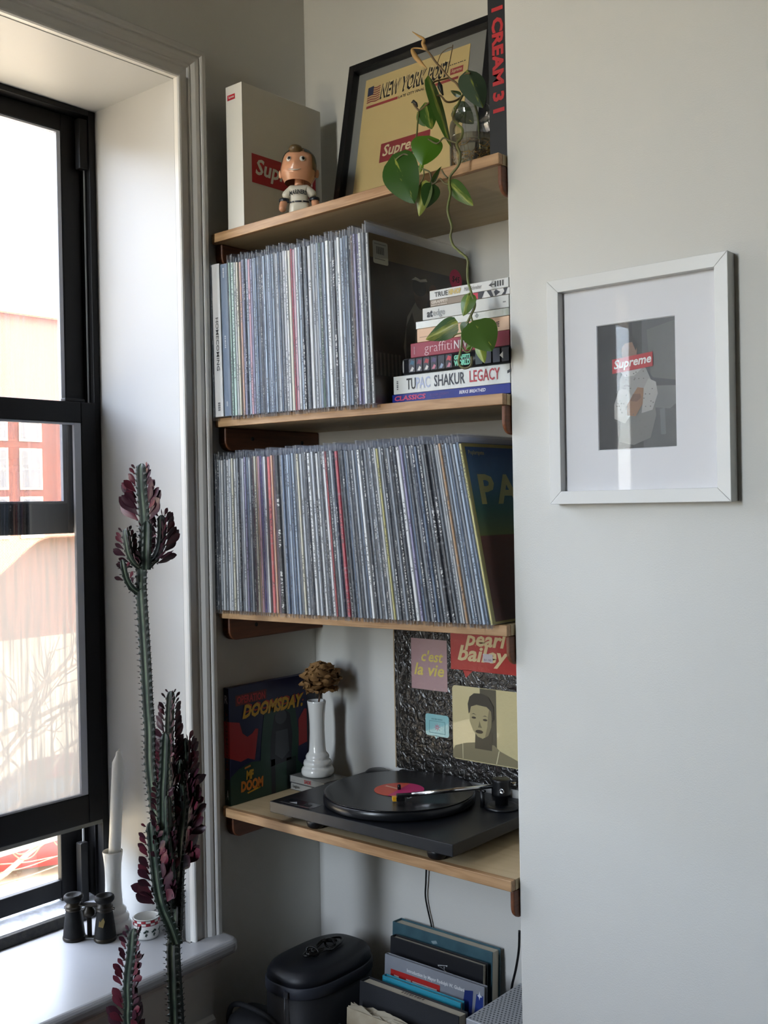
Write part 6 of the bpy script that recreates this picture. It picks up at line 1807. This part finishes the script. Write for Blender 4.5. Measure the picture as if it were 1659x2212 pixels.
# overhead wires
wi = thing('overhead_wires', 'thin dark street wires crossing the bright sky', 'wires', (0, 0, 0))
for (a, b) in (((-12.0000,5.8378,7.1486), (-12.0000,7.3670,6.9907)), ((-14.0000,7.0762,6.8031), (-14.0000,8.8573,6.7890)), ((-16.0000,8.1676,5.9878), (-16.0000,10.1759,6.0485))):
    MB().tube([a, tuple((p + q_) / 2 for p, q_ in zip(a, b)), b], .009, 5).obj('wire', ink('#5a6678'), wi)
# parked red car, seen from above
cr = thing('parked_car', 'red hatchback parked in the street below the window', 'car', (-12.55, 7.05, -3.8), None, (0, 0, radians(62)))
M_red = mat('red_car_paint', '#5a0d10', .6)
M_cglass = mat('car_glass', '#3a4a52', .08)
def car_loft(secs, m, name, parent, smooth=True):
    """secs: (x, half width, z low, z high)"""
    vs = []; fs = []; k = 10
    for (x, hw, zl, zh) in secs:
        ring = [(-hw, zl), (-hw * 1.02, zl + (zh - zl) * .35), (-hw * .98, zl + (zh - zl) * .75), (-hw * .86, zh - .01), (-hw * .45, zh + .02), (hw * .45, zh + .02), (hw * .86, zh - .01), (hw * .98, zl + (zh - zl) * .75), (hw * 1.02, zl + (zh - zl) * .35), (hw, zl)]
        vs += [(x, y, z) for y, z in ring]
    for i in range(len(secs) - 1):
        for j in range(k):
            j2 = (j + 1) % k
            fs.append((i * k + j, i * k + j2, (i + 1) * k + j2, (i + 1) * k + j))
    fs.append(tuple(range(k))); fs.append(tuple((len(secs) - 1) * k + j for j in range(k)))
    return MB().add(vs, fs, smooth).obj(name, m, parent)
car_loft([(-2.1, .70, .30, .62), (-2.0, .80, .25, .78), (-1.2, .86, .22, .88), (0, .88, .22, .92), (1.2, .87, .22, .95), (1.95, .82, .25, .93), (2.1, .74, .32, .80)], M_red, 'body', cr)
car_loft([(-1.05, .74, .86, .92), (-.25, .66, .90, 1.40), (.4, .66, .92, 1.47), (1.2, .66, .92, 1.44), (1.9, .70, .90, 1.00)], M_cglass, 'greenhouse', cr)
car_loft([(-.22, .60, 1.37, 1.425), (.4, .62, 1.42, 1.50), (1.2, .60, 1.40, 1.465), (1.35, .58, 1.36, 1.39)], M_red, 'roof', cr)
for (x, s) in ((-1.35, -1), (-1.35, 1), (1.3, -1), (1.3, 1)):
    MB().tube([(x, s * .72, .32), (x, s * .90, .32)], .32, 24).obj('wheel', mat('tyre_rubber', '#1a1a1c', .8), cr)
for s in (-1, 1):
    MB().box(-2.08, -1.95, s * .70 - .12, s * .70 + .12, .58, .70).obj('headlight', mat('lamp_glass', '#cfd6d6', .1), cr, bevel=.03)
    MB().box(-.85, -.65, s * .98 - .09, s * .98 + .09, .92, 1.04).obj('wing_mirror', M_red, cr, bevel=.03)
# white rail and cables just outside the open gap
rl = thing('outside_rail', 'white pipe rail with looped cables outside the open window gap', 'rail', (0, 0, 0))
MB().tube([(-0.6200,-0.4908,0.6822), (-0.6200,-0.1459,0.6860)], .0125, 14).obj('rail', mat('white_pipe', '#d8d2c6', .5), rl)
M_cab = ink('#8c7a5e', .6)
for pts in ([(-0.6600,-0.3920,0.6703), (-0.6600,-0.3726,0.6506), (-0.6600,-0.3451,0.6490), (-0.6600,-0.3167,0.6623), (-0.6600,-0.3062,0.6711)], [(-0.6700,-0.3912,0.6636), (-0.6700,-0.3608,0.6329), (-0.6700,-0.3292,0.6313), (-0.6700,-0.3056,0.6506)],
            [(-0.6800,-0.2676,0.6658), (-0.6800,-0.2575,0.6432), (-0.6800,-0.2312,0.6211), (-0.6800,-0.1880,0.5966)], [(-0.9000,-0.2859,0.5528), (-0.9000,-0.2046,0.5370), (-0.9000,-0.1339,0.5307), (-0.9000,-0.0425,0.5221)],
            [(-0.9000,-0.2864,0.5295), (-0.9000,-0.2049,0.5245), (-0.9000,-0.1195,0.5294)], [(-0.8000,-0.3438,0.5358), (-0.8000,-0.2653,0.5363), (-0.8000,-0.1971,0.5394), (-0.8000,-0.1089,0.5442)]):
    MB().tube(spline(pts, 5), .0016, 6).obj('cable', M_cab, rl)
# bare street tree behind the fogged pane
tr = thing('bare_tree', 'bare street tree, a faint tracery behind the fogged pane', 'tree', (0, 0, -3.8))
tb = Vector((-8.0000,3.4468,-2.0675)); M_bark = mat('grey_bark', '#6b5f52', .9)
MB().tube([(tb.x, tb.y, 0), (tb.x + .05, tb.y, 2.2), (tb.x, tb.y + .1, 3.2)], [.13, .10, .08], 10).obj('trunk', M_bark, tr)
rnd = random.Random(21)
def branch(p, d, ln, r, depth):
    pts = [p]; q_ = Vector(p); dd = Vector(d)
    for i in range(5):
        dd = (dd + Vector((rnd.uniform(-.2, .2), rnd.uniform(-.2, .2), rnd.uniform(-.12, .2)))).normalized()
        q_ = q_ + dd * ln / 5; pts.append(tuple(q_))
        if depth and i > 0: branch(tuple(q_), (dd + Vector((rnd.uniform(-.9, .9), rnd.uniform(-.9, .9), rnd.uniform(-.4, .7)))).normalized(), ln * .55, r * .5, depth - 1)
    MB().tube(pts, [r * (1 - .13 * i) for i in range(6)], 5).obj('branch', M_bark, tr)
for k in range(7):
    a = k * .9
    branch((tb.x, tb.y + .05, 1.6 + .28 * k), (cos(a) * .4, abs(sin(a)) * .6 + .5, .25), 1.5, .035, 2)
